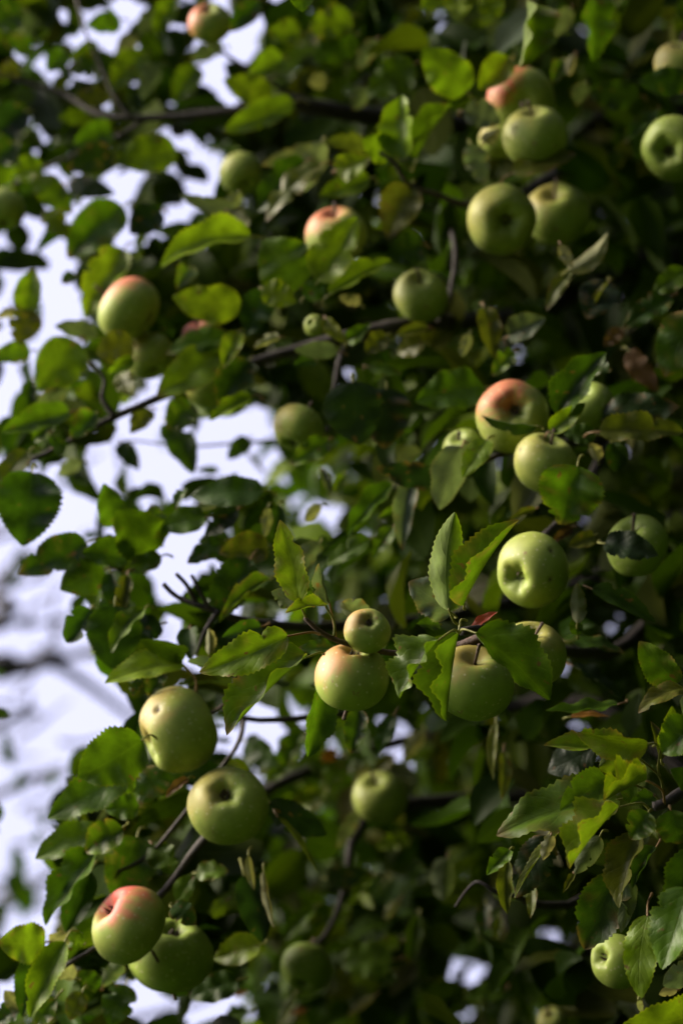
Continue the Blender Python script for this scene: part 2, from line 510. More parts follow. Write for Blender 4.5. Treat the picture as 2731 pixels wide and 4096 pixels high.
def leaf_geometry(B, T, w, roll, fold, curl, tint, sick=0.0, petiole=None, rnd=None, rows=NR, us=US, teeth=True):
    """one leaf blade from B to T with its stalk; returns verts, faces, colours, uvs"""
    rnd = rnd or random
    X = (T - B)
    Lc = X.length
    X = X / Lc
    toward = (CAM - (B + T) / 2).normalized()
    n0 = (toward - X * toward.dot(X)).normalized()
    y0 = n0.cross(X)
    c, s = math.cos(R(roll)), math.sin(R(roll))
    nn = n0 * c - y0 * s
    yy = nn.cross(X)
    kap = R(curl)
    ph1, ph2 = rnd.uniform(0, 6.28), rnd.uniform(0, 6.28)
    wav = rnd.uniform(0.07, 0.22)
    asym = rnd.uniform(0.93, 1.07)
    foldr = R(fold)
    cup = rnd.uniform(-0.32, 0.36)
    bites = [(rnd.choice((-1, 1)), rnd.uniform(0.2, 0.9), rnd.uniform(0.015, 0.045), rnd.uniform(0.15, 0.5)) for _ in range(rnd.choice((0, 0, 1, 2, 3)))] if teeth else []
    dry = rnd.random() < 0.4 and teeth
    tw = rnd.uniform(-0.25, 0.25)
    verts, uvs, cols, faces = [], [], [], []
    jit = rnd.uniform(0.86, 1.16)
    tint = (tint[0] * jit * rnd.uniform(0.92, 1.1), tint[1] * jit, tint[2] * jit * rnd.uniform(0.85, 1.2))
    nu = len(us)
    for i in range(rows):
        v = 0.004 + 0.992 * (i / (rows - 1))
        a = kap * (v - 0.5)
        if abs(kap) > 1e-3:
            rad = Lc / (2 * math.sin(kap / 2))
            al = Lc / 2 + rad * math.sin(a)
            h = rad * (math.cos(a) - math.cos(kap / 2))
        else:
            al, h = Lc * v, 0.0
        nl = X * math.sin(a) + nn * math.cos(a)
        mid = B + X * al + nn * h + yy * (sick * Lc * 4 * v * (1 - v))
        hw = half_width(v) * w / 2
        ta = tw * (v - 0.5)
        yl = yy * math.cos(ta) + nl * math.sin(ta)
        nl2 = nl * math.cos(ta) - yy * math.sin(ta)
        for u in us:
            e = abs(u)
            sg = 1 if u > 0 else -1
            d = e * hw * (asym if u > 0 else 2 - asym)
            if e > 0.99 and teeth and 0.08 < v < 0.97:
                d *= 1.055 if i % 2 else 0.95
            for (bs, bv, bw, bd) in bites:          # nibbled margin
                if bs == sg and e > 0.5:
                    d *= 1 - bd * math.exp(-((v - bv) / bw) ** 2)
            fx = foldr + cup * e
            wv = wav * hw * e * e * math.sin(2 * math.pi * 2.6 * v + (ph1 if u > 0 else ph2))
            wv += 0.16 * hw * noise.noise(Vector((u * 1.5 + ph1 * 5, v * 4.5, ph2 * 3))) * min(1.0, e * 3)
            verts.append(mid + yl * (sg * d * math.cos(fx)) + nl2 * (d * math.sin(fx) + wv))
            uvs.append((u, v))
            wear = 0.0
            if dry:                                  # tip and margin gone brown
                wear = max(0.0, min(1.0, (v - 0.86) / 0.12)) * 0.7
                wear = max(wear, 0.75 * max(0.0, noise.noise(Vector((u * 2 + ph2, v * 7, ph1))) - 0.12) * e * 2)
                wear = min(wear, 0.8)
            cols.append(tuple(a_ * (1 - wear) + b_ * wear for a_, b_ in zip(tint, (0.10, 0.060, 0.022))))
    for i in range(rows - 1):
        for k in range(nu - 1):
            a = i * nu + k
            faces.append((a, a + nu, a + nu + 1, a + 1))
    # leaf stalk
    a0 = -kap / 2
    back = -(X * math.cos(a0) - nn * math.sin(a0))
    if petiole is None:
        pl = Lc * rnd.uniform(0.28, 0.42)
        p2 = B + back * pl * 0.34 + FWD * (0.22 * pl)
        p3 = B + back * pl * 0.42 + FWD * (1.15 * pl) + Vector((rnd.uniform(-.1, .3), 0, rnd.uniform(-.3, .1))) * pl
    else:
        p3 = petiole
        p2 = (B + p3) / 2 + back * (p3 - B).length * 0.15
    tv, tf = tube([B + X * (Lc * 0.02), p2, p3], [0.0010, 0.0011, 0.0015], 5)
    o = len(verts)
    verts += tv
    pc = (0.16, 0.16, 0.05) if rnd.random() < 0.6 else (0.17, 0.11, 0.06)
    cols += [pc] * len(tv)
    uvs += [(0.5, 0.5)] * len(tv)
    faces += [tuple(o + q for q in f_) for f_ in tf]
    return verts, faces, cols, uvs


# tile, base x y, tip x y, width, roll, fold, curl, tint, distance, [sickle], [stalk end x y in the same tile]
LEAVES = """
L 1160 1250 395 1480 440 40 30 25 g 2.16
L 1090 1125 795 1325 270 18 14 20 g 2.14 0 1440 1270
L 1340 1130 1068 1262 430 48 68 10 y 2.10 0 1450 1280
L 1290 985 690 915 250 42 38 25 y 2.16 0 1440 1180
L 1345 905 900 828 230 -35 20 35 y 2.13
L 1640 775 1438 962 290 12 20 30 g 2.09
L 1425 930 1498 664 140 35 25 20 y 2.15 0 1420 1100
L 1255 1010 1040 1052 200 160 10 25 y 2.17
L 1430 1000 1360 760 110 30 30 20 o 2.18
O 1165 45 855 440 430 60 50 22 y 2.11 0.03 1360 75
L 1525 525 1290 258 260 -15 22 25 g 2.26
L 1570 550 1285 712 160 40 25 45 o 2.24
L 1165 655 703 692 160 62 30 -20 g 2.34
L 808 245 1198 335 160 -58 25 25 d 2.40
L 875 410 1190 640 150 -55 25 30 x 2.5
L 905 220 890 90 90 0 20 10 g 2.36
I 905 1395 900 1148 120 165 25 35 p 2.34
L 270 203 732 628 480 -28 34 12 g 2.16 0.02 165 205
K 1463 205 1388 762 430 58 52 12 g 2.17 0.02
K 1335 250 1095 620 450 57 47 14 g 2.13 -0.02 1463 205
K 395 225 -160 455 270 12 24 14 y 2.19 0.03 590 215
K 515 352 12 852 520 52 46 22 g 2.20 0.02 620 340
K 620 500 520 985 270 -22 28 18 g 2.325
K 840 690 790 965 180 10 22 15 d 2.37
K 860 150 735 10 210 150 18 20 k 2.27
H 462 1265 345 750 230 -25 22 -18 y 2.22 0 560 1411
H 440 1290 290 1200 150 150 10 20 k 2.24
H 480 1245 418 1000 80 150 25 15 p 2.25
H 545 1260 470 1140 70 30 25 10 g 2.25
H 655 1275 588 1022 210 -25 58 15 k 2.24 0 690 1480
H 632 1290 378 1338 170 48 25 25 y 2.21 0 685 1480
H 1400 1320 1440 702 270 165 14 22 y 2.20 -0.07 1480 1411
H 1420 1335 1150 1140 290 20 12 25 k 2.25
I 190 1290 542 750 420 -57 47 14 g 2.18 0.02 205 1310
I 110 1330 30 1080 240 10 15 20 k 2.27
L 245 190 405 75 80 -40 40 30 r 2.23
L 860 735 1112 735 70 -60 25 20 a 2.40
L 1010 930 720 1080 260 25 15 20 x 2.42
L 395 770 380 1130 80 30 40 15 o 2.5
L 445 950 430 1255 90 -20 30 15 o 2.55
L 225 1205 290 1375 100 0 15 10 y 2.9
L 370 1230 310 1340 80 0 20 10 y 2.9
K 690 300 455 305 120 30 15 20 d 2.31
K 225 165 -20 235 140 20 20 20 d 2.38
K 1340 150 1200 150 110 20 20 20 d 2.30
O 480 320 335 478 140 25 32 20 g 2.24
O 470 385 465 722 130 15 22 20 o 2.28
O 720 235 520 620 240 10 15 20 x 2.30
O 790 210 508 632 100 60 45 25 o 2.26
O 622 535 610 748 80 20 30 15 o 2.3
O 740 225 688 385 100 170 15 20 p 2.22
O 1045 235 888 472 150 172 12 20 k 2.19
O 1310 215 1166 686 330 42 38 16 o 2.13
O 1258 525 1176 842 110 168 15 15 k 2.18
O 1160 470 950 945 340 0 10 15 d 2.20
O 1350 85 1235 255 210 10 15 20 g 2.14
O 1490 70 1540 282 260 5 10 25 g 2.09
O 1325 155 1410 258 90 -20 30 15 y 2.13
O 1600 560 1435 1072 350 32 30 16 g 2.08
O 1660 310 1535 765 320 15 15 18 g 2.10
O 1345 730 1302 1256 240 12 16 10 y 2.11 -0.05
O 1680 1320 1150 1450 330 -20 22 30 y 2.09
O 1640 620 1475 430 170 -10 20 20 g 2.12
O 1470 575 1418 615 60 10 20 10 g 2.11
L 1640 1160 1485 1060 170 10 15 20 d 2.13
L 1650 640 1560 700 130 160 15 20 k 2.10
L 1380 1230 1230 1280 120 20 20 20 g 2.15
L 1250 1150 1240 1290 120 20 20 20 g 2.16
O 1400 300 1250 560 150 40 30 20 d 2.19
O 1530 1200 1415 1225 70 175 10 10 p 2.15
O 1620 1040 1440 1170 160 172 15 15 k 2.16
O 1290 1260 1312 1345 42 175 10 10 p 2.085
O 440 1200 200 1260 170 40 20 20 g 2.95
O 880 470 815 590 70 20 35 10 o 2.24
O 90 370 60 640 190 160 20 25 k 2.8
O 330 700 290 900 90 160 25 25 k 2.8
O 420 750 400 890 70 10 25 25 o 2.8
O 330 660 320 900 120 10 25 25 d 2.75
N 280 20 640 225 220 20 15 25 x 2.50
N 335 110 582 468 60 -30 40 15 o 2.45
N 150 360 185 572 70 160 35 20 p 2.44
N 245 455 308 812 90 160 38 20 p 2.44
N 220 915 -70 1005 230 20 15 20 y 2.52
N 120 480 240 900 240 0 15 20 x 2.5
N 560 690 360 905 130 30 25 20 g 2.9
N 745 640 690 825 130 10 20 10 y 3.0
N 1155 250 945 305 140 30 15 20 y 3.0
N 1050 1010 700 1010 240 20 15 30 g 2.9
N 1050 1080 960 1180 140 20 15 30 g 2.9
N 1215 735 1150 1035 130 10 20 20 g 2.95
N 1095 900 920 950 110 30 20 20 y 2.95
N 935 488 785 690 100 40 40 20 y 2.9
N 1085 640 1000 760 80 160 20 20 p 3.0
N 510 1320 400 1350 60 30 20 20 a 2.9
N 440 1225 330 1430 70 160 25 20 k 2.85
N 930 1240 760 1370 80 160 35 30 p 2.95
N 840 75 700 310 110 155 20 20 k 2.85
N 860 600 930 690 80 20 20 10 y 3.05
N 480 1200 550 1210 60 20 20 10 y 3.0
N 50 1220 150 1200 50 20 20 10 a 2.9
N 640 500 940 470 160 20 20 10 x 2.9
N 150 1340 0 1380 140 20 20 10 g 2.9
K 470 1290 650 1170 170 0 15 15 y 3.0
K 740 1000 610 1220 160 10 15 15 g 3.0
K 490 830 350 1080 200 20 15 15 g 2.95
K 130 890 340 1040 200 20 15 15 d 2.9
K 770 980 900 1000 130 20 15 15 g 2.95
K 890 1045 800 1180 90 160 15 15 p 3.0
K 620 950 690 1010 110 10 15 15 a 3.0
K 1060 980 920 1100 110 20 15 15 o 3.0
K 1060 730 960 980 120 20 15 15 d 2.6
K 1240 830 1120 1000 130 165 15 15 p 3.0
K 400 1030 250 1140 130 20 15 15 g 2.95
J 890 880 492 1110 390 -10 12 22 g 2.40
J 800 1108 302 1372 280 22 18 20 g 2.42 0 870 1090
J 845 1125 690 1215 130 10 18 20 g 2.44
J 1150 395 658 522 240 40 30 18 y 2.43 -0.03 1230 590
J 1170 330 880 250 160 -20 20 50 g 2.45
J 570 55 418 268 210 15 15 20 d 2.5
J 720 35 700 432 350 5 14 20 d 2.48
J 905 60 700 335 190 40 35 25 g 2.46
J 1010 150 800 230 180 20 14 20 x 2.49
J 1010 430 935 605 170 15 14 20 d 2.46
J 860 480 830 600 90 15 14 20 d 2.45
J 1190 180 1200 380 170 15 14 20 d 2.46
J 1312 335 1310 178 130 170 50 35 p 2.42
J 1405 460 1175 385 140 150 35 30 k 2.40
J 1010 1040 880 1290 210 15 14 20 d 2.47
J 1180 1120 1040 1240 80 30 40 10 b 2.44
J 1100 1050 1000 1230 200 10 14 20 d 2.49
M 870 55 660 70 190 15 14 20 g 2.44
M 650 225 222 375 260 28 20 20 g 2.46
M 770 180 540 335 240 15 14 20 g 2.44
M 610 325 288 795 300 42 36 20 g 2.46
M 860 240 720 645 370 -8 12 15 d 2.48
M 955 285 1112 475 190 -15 14 20 g 2.49
M 570 455 415 835 240 15 20 20 d 2.47
M 285 900 -10 900 270 -10 14 20 y 2.42
M 410 895 188 1372 240 20 18 12 y 2.40
M 235 965 138 1365 190 5 18 12 d 2.42
M 420 930 310 850 130 165 18 12 p 2.44
M 470 1130 350 1060 130 165 18 12 p 2.46
M 130 1340 30 1200 120 165 18 12 p 2.45
M 520 910 425 840 110 10 28 42 y 2.42
M 1110 640 1235 470 150 -20 28 22 g 2.46
M 1080 680 1225 790 170 -20 18 42 d 2.40
M 1235 465 1435 455 150 -25 22 22 g 2.52
M 790 1165 690 1430 220 10 18 22 d 2.50
M 520 1210 440 1390 140 10 18 22 o 2.46
M 770 1040 640 1180 140 160 18 22 k 2.47
M 1490 1140 1190 1250 200 20 18 22 d 2.55
M 1180 1240 1130 1410 110 160 18 22 k 2.6
M 620 1190 480 1080 150 20 18 22 d 2.5
M 350 1250 230 1420 150 20 18 22 g 2.45
M 1420 640 1330 740 110 160 28 32 y 2.6
M 140 1300 -30 1420 150 20 18 22 d 2.45
G 205 455 148 918 430 0 14 20 d 2.55
G 715 790 650 522 210 10 16 15 g 2.56
G 960 960 730 690 340 8 14 22 g 2.55
G 1010 880 950 655 170 8 14 22 g 2.57
G 800 970 515 960 240 12 14 22 g 2.55
G 545 895 115 1095 250 15 14 22 d 2.54
G 655 1065 378 1190 270 12 14 22 g 2.54
G 1290 735 1010 805 190 22 14 22 g 2.56
G 1650 570 1195 605 220 25 18 30 d 2.55
G 1150 570 1100 690 90 30 38 40 d 2.57
G 1445 640 1185 720 110 150 25 32 k 2.54
G 1490 685 1285 870 150 20 14 22 x 2.55
G 1410 885 1175 1025 150 20 14 22 d 2.55
G 1680 925 1375 960 220 12 14 22 o 2.52
G 1570 1000 1335 1405 270 10 14 22 d 2.52
G 1650 1140 1375 1395 140 45 38 28 y 2.50
G 1010 980 765 1085 140 20 14 22 g 2.54
G 700 1085 800 1390 200 10 24 22 d 2.52
G 800 1100 760 1350 130 10 34 22 o 2.51
G 185 325 -40 600 170 25 18 22 o 2.62
G 435 75 8 208 210 25 18 22 g 2.66
G 600 85 445 240 180 12 18 22 g 2.66
G 757 268 872 440 130 -10 18 22 d 2.95
G 1050 150 1215 465 220 -20 18 25 d 2.85
G 1560 240 1428 370 120 10 18 22 g 2.95
G 1205 25 1050 180 230 10 18 22 g 2.75
G 940 60 820 210 140 10 18 22 o 2.75
G 1360 440 1230 440 70 10 18 22 g 3.1
G 510 390 360 470 110 150 18 22 k 2.8
G 330 300 420 250 140 10 18 22 d 2.68
G 330 120 210 260 150 15 18 22 g 2.67
D 490 890 240 1195 320 5 14 22 y 2.74
D 165 700 215 432 190 -12 14 22 y 2.80
D 200 690 110 905 210 8 14 22 o 2.80
D 120 710 -20 740 90 160 24 22 p 2.82
D 190 945 -50 985 150 12 14 22 g 2.80
D 775 310 535 745 280 18 18 22 y 2.84
D 770 40 425 365 310 15 14 22 g 2.88
D 1010 70 815 210 210 15 14 22 x 2.86
D 1570 225 1008 425 300 38 24 65 y 2.72
D 1510 650 1078 608 260 -20 16 32 y 2.70
D 1410 955 983 1235 280 20 18 22 y 2.68
D 1440 850 1038 965 180 25 18 22 g 2.70
D 1495 835 1398 1062 160 15 22 18 y 2.67
D 1560 1010 1380 1310 280 8 14 22 d 2.66
D 830 885 605 970 220 10 14 22 o 2.70
D 840 1000 680 1090 110 10 14 22 y 2.69
D 750 1090 850 1235 140 10 14 22 o 2.72
D 610 850 345 790 150 155 14 22 k 2.80
D 285 80 438 235 160 -15 14 22 y 2.92
D 205 1135 178 1305 120 10 14 22 d 2.76
D 430 1200 215 1310 120 155 14 22 k 2.74
D 1580 1235 1315 1385 150 30 24 22 y 2.66
D 1200 430 1110 560 140 10 14 22 g 2.76
D 470 470 390 520 90 10 14 22 d 2.85
D 940 870 1100 820 140 10 14 22 d 2.78
A 545 740 368 742 120 15 14 22 y 3.1
A 690 595 445 645 140 15 14 22 o 3.1
A 910 335 695 565 220 12 14 22 y 3.1
A 740 400 420 440 180 15 14 22 d 3.12
A 200 300 20 260 160 15 14 22 d 3.1
A 755 120 540 165 150 12 14 22 g 3.1
A 715 975 425 1065 200 12 14 22 x 3.0
A 428 1150 722 1215 140 -12 14 22 x 3.0
A 270 1040 80 1110 190 12 14 22 y 3.02
A 235 1115 455 1340 190 -12 14 22 g 2.98
A 1110 945 715 1005 250 12 14 22 y 3.0
A 700 820 465 905 220 12 14 22 g 3.02
A 1095 -10 978 235 150 12 14 22 y 3.1
A 1400 290 1190 380 140 150 14 22 k 3.1
A 1240 420 1090 650 180 10 14 22 y 3.08
A 1010 410 890 620 150 150 14 22 k 3.1
A 860 235 740 340 130 160 14 22 p 3.15
A 1485 1300 1125 1222 130 -30 24 22 k 2.78
A 1500 1210 1440 1340 110 160 24 22 k 2.78
A 1430 1325 1565 1415 110 165 14 22 p 2.76
A 400 320 300 450 150 10 14 22 g 3.1
A 120 420 0 470 120 10 14 22 o 3.1
A 200 560 80 690 130 10 14 22 y 3.12
A 620 300 440 370 150 10 14 22 y 3.15
A 90 900 -60 1010 240 10 14 22 d 3.0
A 160 700 -40 860 260 10 14 22 x 3.05
A 130 60 -60 150 240 10 14 22 d 3.1
A 1000 80 850 200 150 160 14 22 k 3.15
A 1620 10 1440 200 170 10 14 22 d 2.92
B 290 600 -10 500 200 -10 14 22 y 3.0
B 470 -150 486 76 200 0 22 15 g 2.35
B 1515 572 1238 298 280 -8 14 22 y 2.74 0 1580 660
B 1135 990 1112 598 330 -30 22 10 y 2.72 0.03
B 1040 960 860 880 200 0 12 10 y 2.73
B 1200 1000 1425 650 330 -48 46 15 g 2.74
B 700 1065 915 985 190 0 14 15 y 2.76
B 505 1015 205 1330 260 28 20 45 d 2.80
B 600 1035 255 1390 190 38 28 45 o 2.76
B 610 890 495 1205 180 160 16 15 k 2.82
B 590 930 230 1035 130 160 16 15 k 2.86
B 880 920 630 890 130 20 16 55 o 2.80
B 905 1120 590 1235 170 18 14 15 y 2.78
B 1160 1170 1020 1490 270 10 14 15 o 2.74
B 790 100 520 200 230 10 14 15 y 2.95
B 810 220 560 380 220 10 14 15 g 2.95
B 360 360 150 470 190 10 14 15 y 2.98
B 1190 400 890 600 250 10 14 15 g 2.90
B 950 250 830 440 130 155 14 15 k 2.95
B 650 200 570 300 100 160 14 15 p 2.95
B 470 200 260 200 180 10 14 15 y 3.0
B 430 640 -10 830 190 10 14 15 y 2.95
B 900 560 800 680 140 155 14 15 k 2.95
B 640 500 520 520 120 155 14 15 p 2.98
B 1350 -80 1230 60 150 0 14 15 y 2.85
B 1480 -90 1455 128 220 10 22 15 y 2.82
C 400 -50 308 172 160 5 18 15 y 2.82
C 600 20 537 428 400 -40 38 14 y 2.66
C 480 365 288 565 210 8 14 18 y 2.74
C 1010 -40 1000 388 270 -40 36 18 g 2.76
C 865 50 768 235 120 160 14 18 k 2.80
C 890 340 850 470 90 160 24 18 p 2.80
C 820 380 750 520 130 10 14 18 g 2.82
C 1610 500 1278 515 190 15 14 18 d 2.70
C 1290 600 955 560 200 -10 14 18 d 2.84
C 500 1085 898 962 190 -40 22 22 o 2.70
C 195 700 425 770 200 -20 20 18 k 2.70
C 320 890 420 800 100 160 20 18 p 2.71
C 235 905 322 1152 160 165 14 12 k 2.74
C 1400 690 1190 900 120 25 24 18 d 2.84
C 950 520 900 660 120 160 14 18 k 2.84
C 1500 100 1430 60 120 10 14 18 o 2.9
F 845 440 1095 205 130 160 22 30 p 2.60 0.10
F 800 280 870 430 80 160 20 10 p 2.60
F 860 435 712 692 110 20 24 15 o 2.62
F 1090 505 965 745 260 15 14 18 x 2.62
F 1100 515 975 745 70 60 40 15 o 2.60
F 475 855 705 740 230 -20 32 22 k 2.62
F 320 675 375 985 170 -18 28 25 o 2.62
F 230 840 180 985 90 160 24 15 p 2.62
F 505 955 370 1105 150 20 24 22 g 2.60
F 785 1345 1085 955 330 -25 26 28 d 2.46
F 960 1040 1120 1070 130 -20 20 28 d 2.50
F 320 1175 -110 1268 290 25 14 35 g 2.58
I 650 165 303 95 130 -48 22 18 d 2.45
I 735 195 955 18 150 -10 18 18 y 2.45
I 1042 200 1580 205 220 -30 18 35 o 2.46
I 1060 120 1540 40 260 -10 14 30 x 2.52
I 905 415 797 784 430 -4 24 14 g 2.40
I 1035 380 985 270 100 160 24 18 p 2.46
I 180 295 40 688 270 150 20 25 k 2.46
I 340 250 185 490 170 20 28 18 y 2.44
I 1120 270 1150 445 190 -10 24 38 d 2.50
I 1020 220 820 210 140 10 14 18 d 2.48
F 1640 700 1450 1110 300 8 14 18 d 2.50
F 1225 945 1412 1205 150 -10 14 18 b 2.62
F 1185 810 1070 915 100 10 14 18 b 2.65
F 1495 605 1188 815 180 25 24 18 d 2.60
F 1590 440 1375 595 160 15 14 18 g 2.60
I 1075 900 1410 975 210 -20 14 30 x 2.38
I 995 1185 1395 1395 160 -30 18 18 d 2.34
I 1010 850 850 920 120 15 14 18 o 2.45
I 640 685 475 760 80 20 30 38 o 2.45
I 870 800 740 900 80 10 20 18 b 2.5
H 650 250 405 405 170 12 18 18 g 2.62
H 1050 530 768 855 200 35 32 22 g 2.60
H 1180 475 1115 945 200 15 24 22 k 2.56
H 1075 690 958 745 80 15 24 12 g 2.60
H 1055 798 928 992 130 15 28 12 g 2.56
H 905 875 635 1035 140 25 28 22 g 2.56
H 745 465 690 585 100 5 14 12 y 2.75
H 605 445 662 605 80 -20 34 12 k 2.66
H 605 665 502 755 90 160 14 12 p 2.66
H 595 895 475 1085 150 150 30 30 k 2.50
H 272 675 250 862 80 160 30 20 p 2.52
H 340 660 310 870 120 10 14 20 d 2.54
E 800 1140 845 1540 380 0 14 12 x 2.58
E 1010 1180 1000 1560 330 0 14 12 x 2.62
H 285 1125 -10 1345 160 38 34 35 g 2.48
H 1340 500 945 425 180 -15 14 20 x 2.54
E 585 505 830 105 290 -15 16 22 y 2.64
E 475 548 238 248 380 -6 12 18 g 2.68
E 655 595 1045 378 220 -42 36 18 y 2.66
E 240 555 450 640 190 -12 14 18 y 2.64
E 495 610 658 495 140 -10 14 18 g 2.64
E 845 650 715 605 90 160 14 18 p 2.66
E 635 745 760 900 130 10 32 28 o 2.62
E 770 890 912 775 130 -15 22 18 g 2.62
E 705 950 435 938 130 155 14 18 k 2.62
E 340 860 180 930 90 155 30 38 p 2.62
E 260 570 140 850 220 10 14 18 d 2.68
E 1010 850 880 960 150 15 14 18 o 2.66
E 1240 280 1010 360 230 10 14 18 d 2.74
E 895 1045 1108 1092 100 -15 24 18 g 2.62
E 1250 900 1080 960 150 20 24 18 o 2.70
E 1270 800 1070 850 110 20 34 18 o 2.70
E 850 200 880 310 120 155 24 18 k 2.72
E 560 1000 430 1040 110 20 24 18 d 2.62
"""

n_leaf = 0
for line in LEAVES.strip().splitlines():
    q = line.split()
    ox, oy = TILE[q[0]]
    b = [float(t) for t in q[1:9]]
    bx, by, tx, ty = (ox + b[0] / S, oy + b[1] / S, ox + b[2] / S, oy + b[3] / S)
    d = float(q[10])
    rnd = random.Random(1000 + n_leaf)
    w = b[4] / S * K * d
    B_, T_ = at(bx, by, d + rnd.uniform(-0.012, 0.018)), at(tx, ty, d + rnd.uniform(-0.022, 0.012))
    sick = float(q[11]) if len(q) > 11 else rnd.uniform(-0.03, 0.03)
    pet = at(ox + float(q[12]) / S, oy + float(q[13]) / S, d + 0.03) if len(q) > 13 else None
    v, f, c, u = leaf_geometry(B_, T_, w, b[5], b[6], b[7], TINT[q[9]], sick, pet, rnd)
    tree_part('leaf', v, f, M_LEAFH if (d < 2.3 and rnd.random() < 0.6) else M_LEAF, c, u)
    n_leaf += 1

# ------------------------------------------------------------------ apples
SKIN_G = np.array((0.146, 0.212, 0.026))
SKIN_Y = np.array((0.42, 0.38, 0.115))
BLUSH = np.array((0.44, 0.082, 0.062))


def apple_mesh(seed, blush_dir, blush, yellow, squash, dimple=1.0, holes=()):
    rnd = random.Random(seed)
    nt_, np_ = (64, 96) if holes else (40, 60)
    ribs, ph = rnd.uniform(0.012, 0.035), rnd.uniform(0, 6.28)
    lob, lph = rnd.uniform(0.01, 0.06), rnd.uniform(0, 6.28)
    lean, lean_dir = rnd.uniform(0.02, 0.11), rnd.uniform(0, 6.28)
    squash *= rnd.uniform(0.95, 1.05)
    verts, cols, faces = [], [], []
    off = Vector((rnd.uniform(-9, 9), rnd.uniform(-9, 9), rnd.uniform(-9, 9)))
    for i in range(nt_ + 1):
        t = math.pi * i / nt_
        st, ct = math.sin(t), math.cos(t)
        for j in range(np_):
            p = 2 * math.pi * j / np_
            rho = st * (1.0 + 0.05 * ct) * (1 + lob * math.cos(p + lph))
            low = max(0.0, -ct)
            rho *= 1 + ribs * math.cos(5 * p + ph) * (0.3 + low) * st
            z = ct * 0.90 * squash
            if ct > 0:
                z -= 0.30 * math.exp(-(st / 0.30) ** 2)
            else:
                z += 0.30 * dimple * math.exp(-(st / (0.24 * dimple)) ** 2)
                z += 0.014 * dimple * math.cos(5 * p + ph) * math.exp(-((st - 0.34) / 0.16) ** 2)
            z += lean * rho * math.cos(p - lean_dir)
            q = Vector((rho * math.cos(p), rho * math.sin(p), z))
            q *= 1 + 0.02 * noise.noise(q * 1.3 + off)
            n = q.normalized()
            russet = 0.0
            for (hn, hr) in holes:              # a moth hole: the skin sinks in and browns round it
                ang = n.angle(hn)
                if ang < 4 * hr:
                    q = q * (1 - 0.75 * hr * math.exp(-(ang / (0.95 * hr)) ** 2))
                    russet = max(russet, math.exp(-(ang / (1.25 * hr)) ** 2))
            verts.append(q)
            k = 0.5 + 0.5 * noise.noise(n * 1.7 + off)
            stripe = 0.22 * noise.noise(Vector((math.cos(p) * 5.0, math.sin(p) * 5.0, ct * 0.9)) + off) + 0.12 * noise.noise(n * 7.0 + off)
            yk = (0.45 * k + 0.10) * yellow
            g = SKIN_G * (1 - yk) + SKIN_Y * yk
            bl = (n.dot(blush_dir) - 0.30 + stripe + 0.20 * noise.noise(n * 2.6 - off)) / 0.62
            bl = max(0.0, min(1.0, bl))
            bl = bl * bl * (3 - 2 * bl) * blush
            c = g * (1 - bl) + BLUSH * bl
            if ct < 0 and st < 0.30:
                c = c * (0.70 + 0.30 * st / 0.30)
            c = c * (1 - 0.8 * russet) + np.array((0.07, 0.04, 0.018)) * (0.8 * russet)
            cols.append(c)
    for i in range(nt_):
        for j in range(np_):
            j2 = (j + 1) % np_
            faces.append((i * np_ + j, (i + 1) * np_ + j, (i + 1) * np_ + j2, i * np_ + j2))
    return verts, faces, cols


def calyx_mesh(seed):
    rnd = random.Random(seed)
    verts, faces = [], []
    # dark cup
    for k in range(10):
        a = 2 * math.pi * k / 10
        verts.append((0.125 * math.cos(a), 0.125 * math.sin(a), -0.665))
    verts.append((0, 0, -0.55))
    for k in range(10):
        faces.append((k, (k + 1) % 10, 10))
    # five dry sepals
    for s in range(5):
        a = 2 * math.pi * s / 5 + rnd.uniform(-.2, .2)
        ca, sa = math.cos(a), math.sin(a)
        L = rnd.uniform(0.08, 0.16)
        o = len(verts)
        for (x, y, z) in ((0.10, -0.055, -0.63), (0.10, 0.055, -0.63), (0.10 + L * 0.2, -0.045, -0.70), (0.10 + L * 0.2, 0.045, -0.70), (0.06 + L * rnd.uniform(-.3, .9), 0, -0.85)):
            verts.append((x * ca - y * sa, x * sa + y * ca, z))
        faces += [(o, o + 1, o + 3, o + 2), (o + 2, o + 3, o + 4)]
    return verts, faces


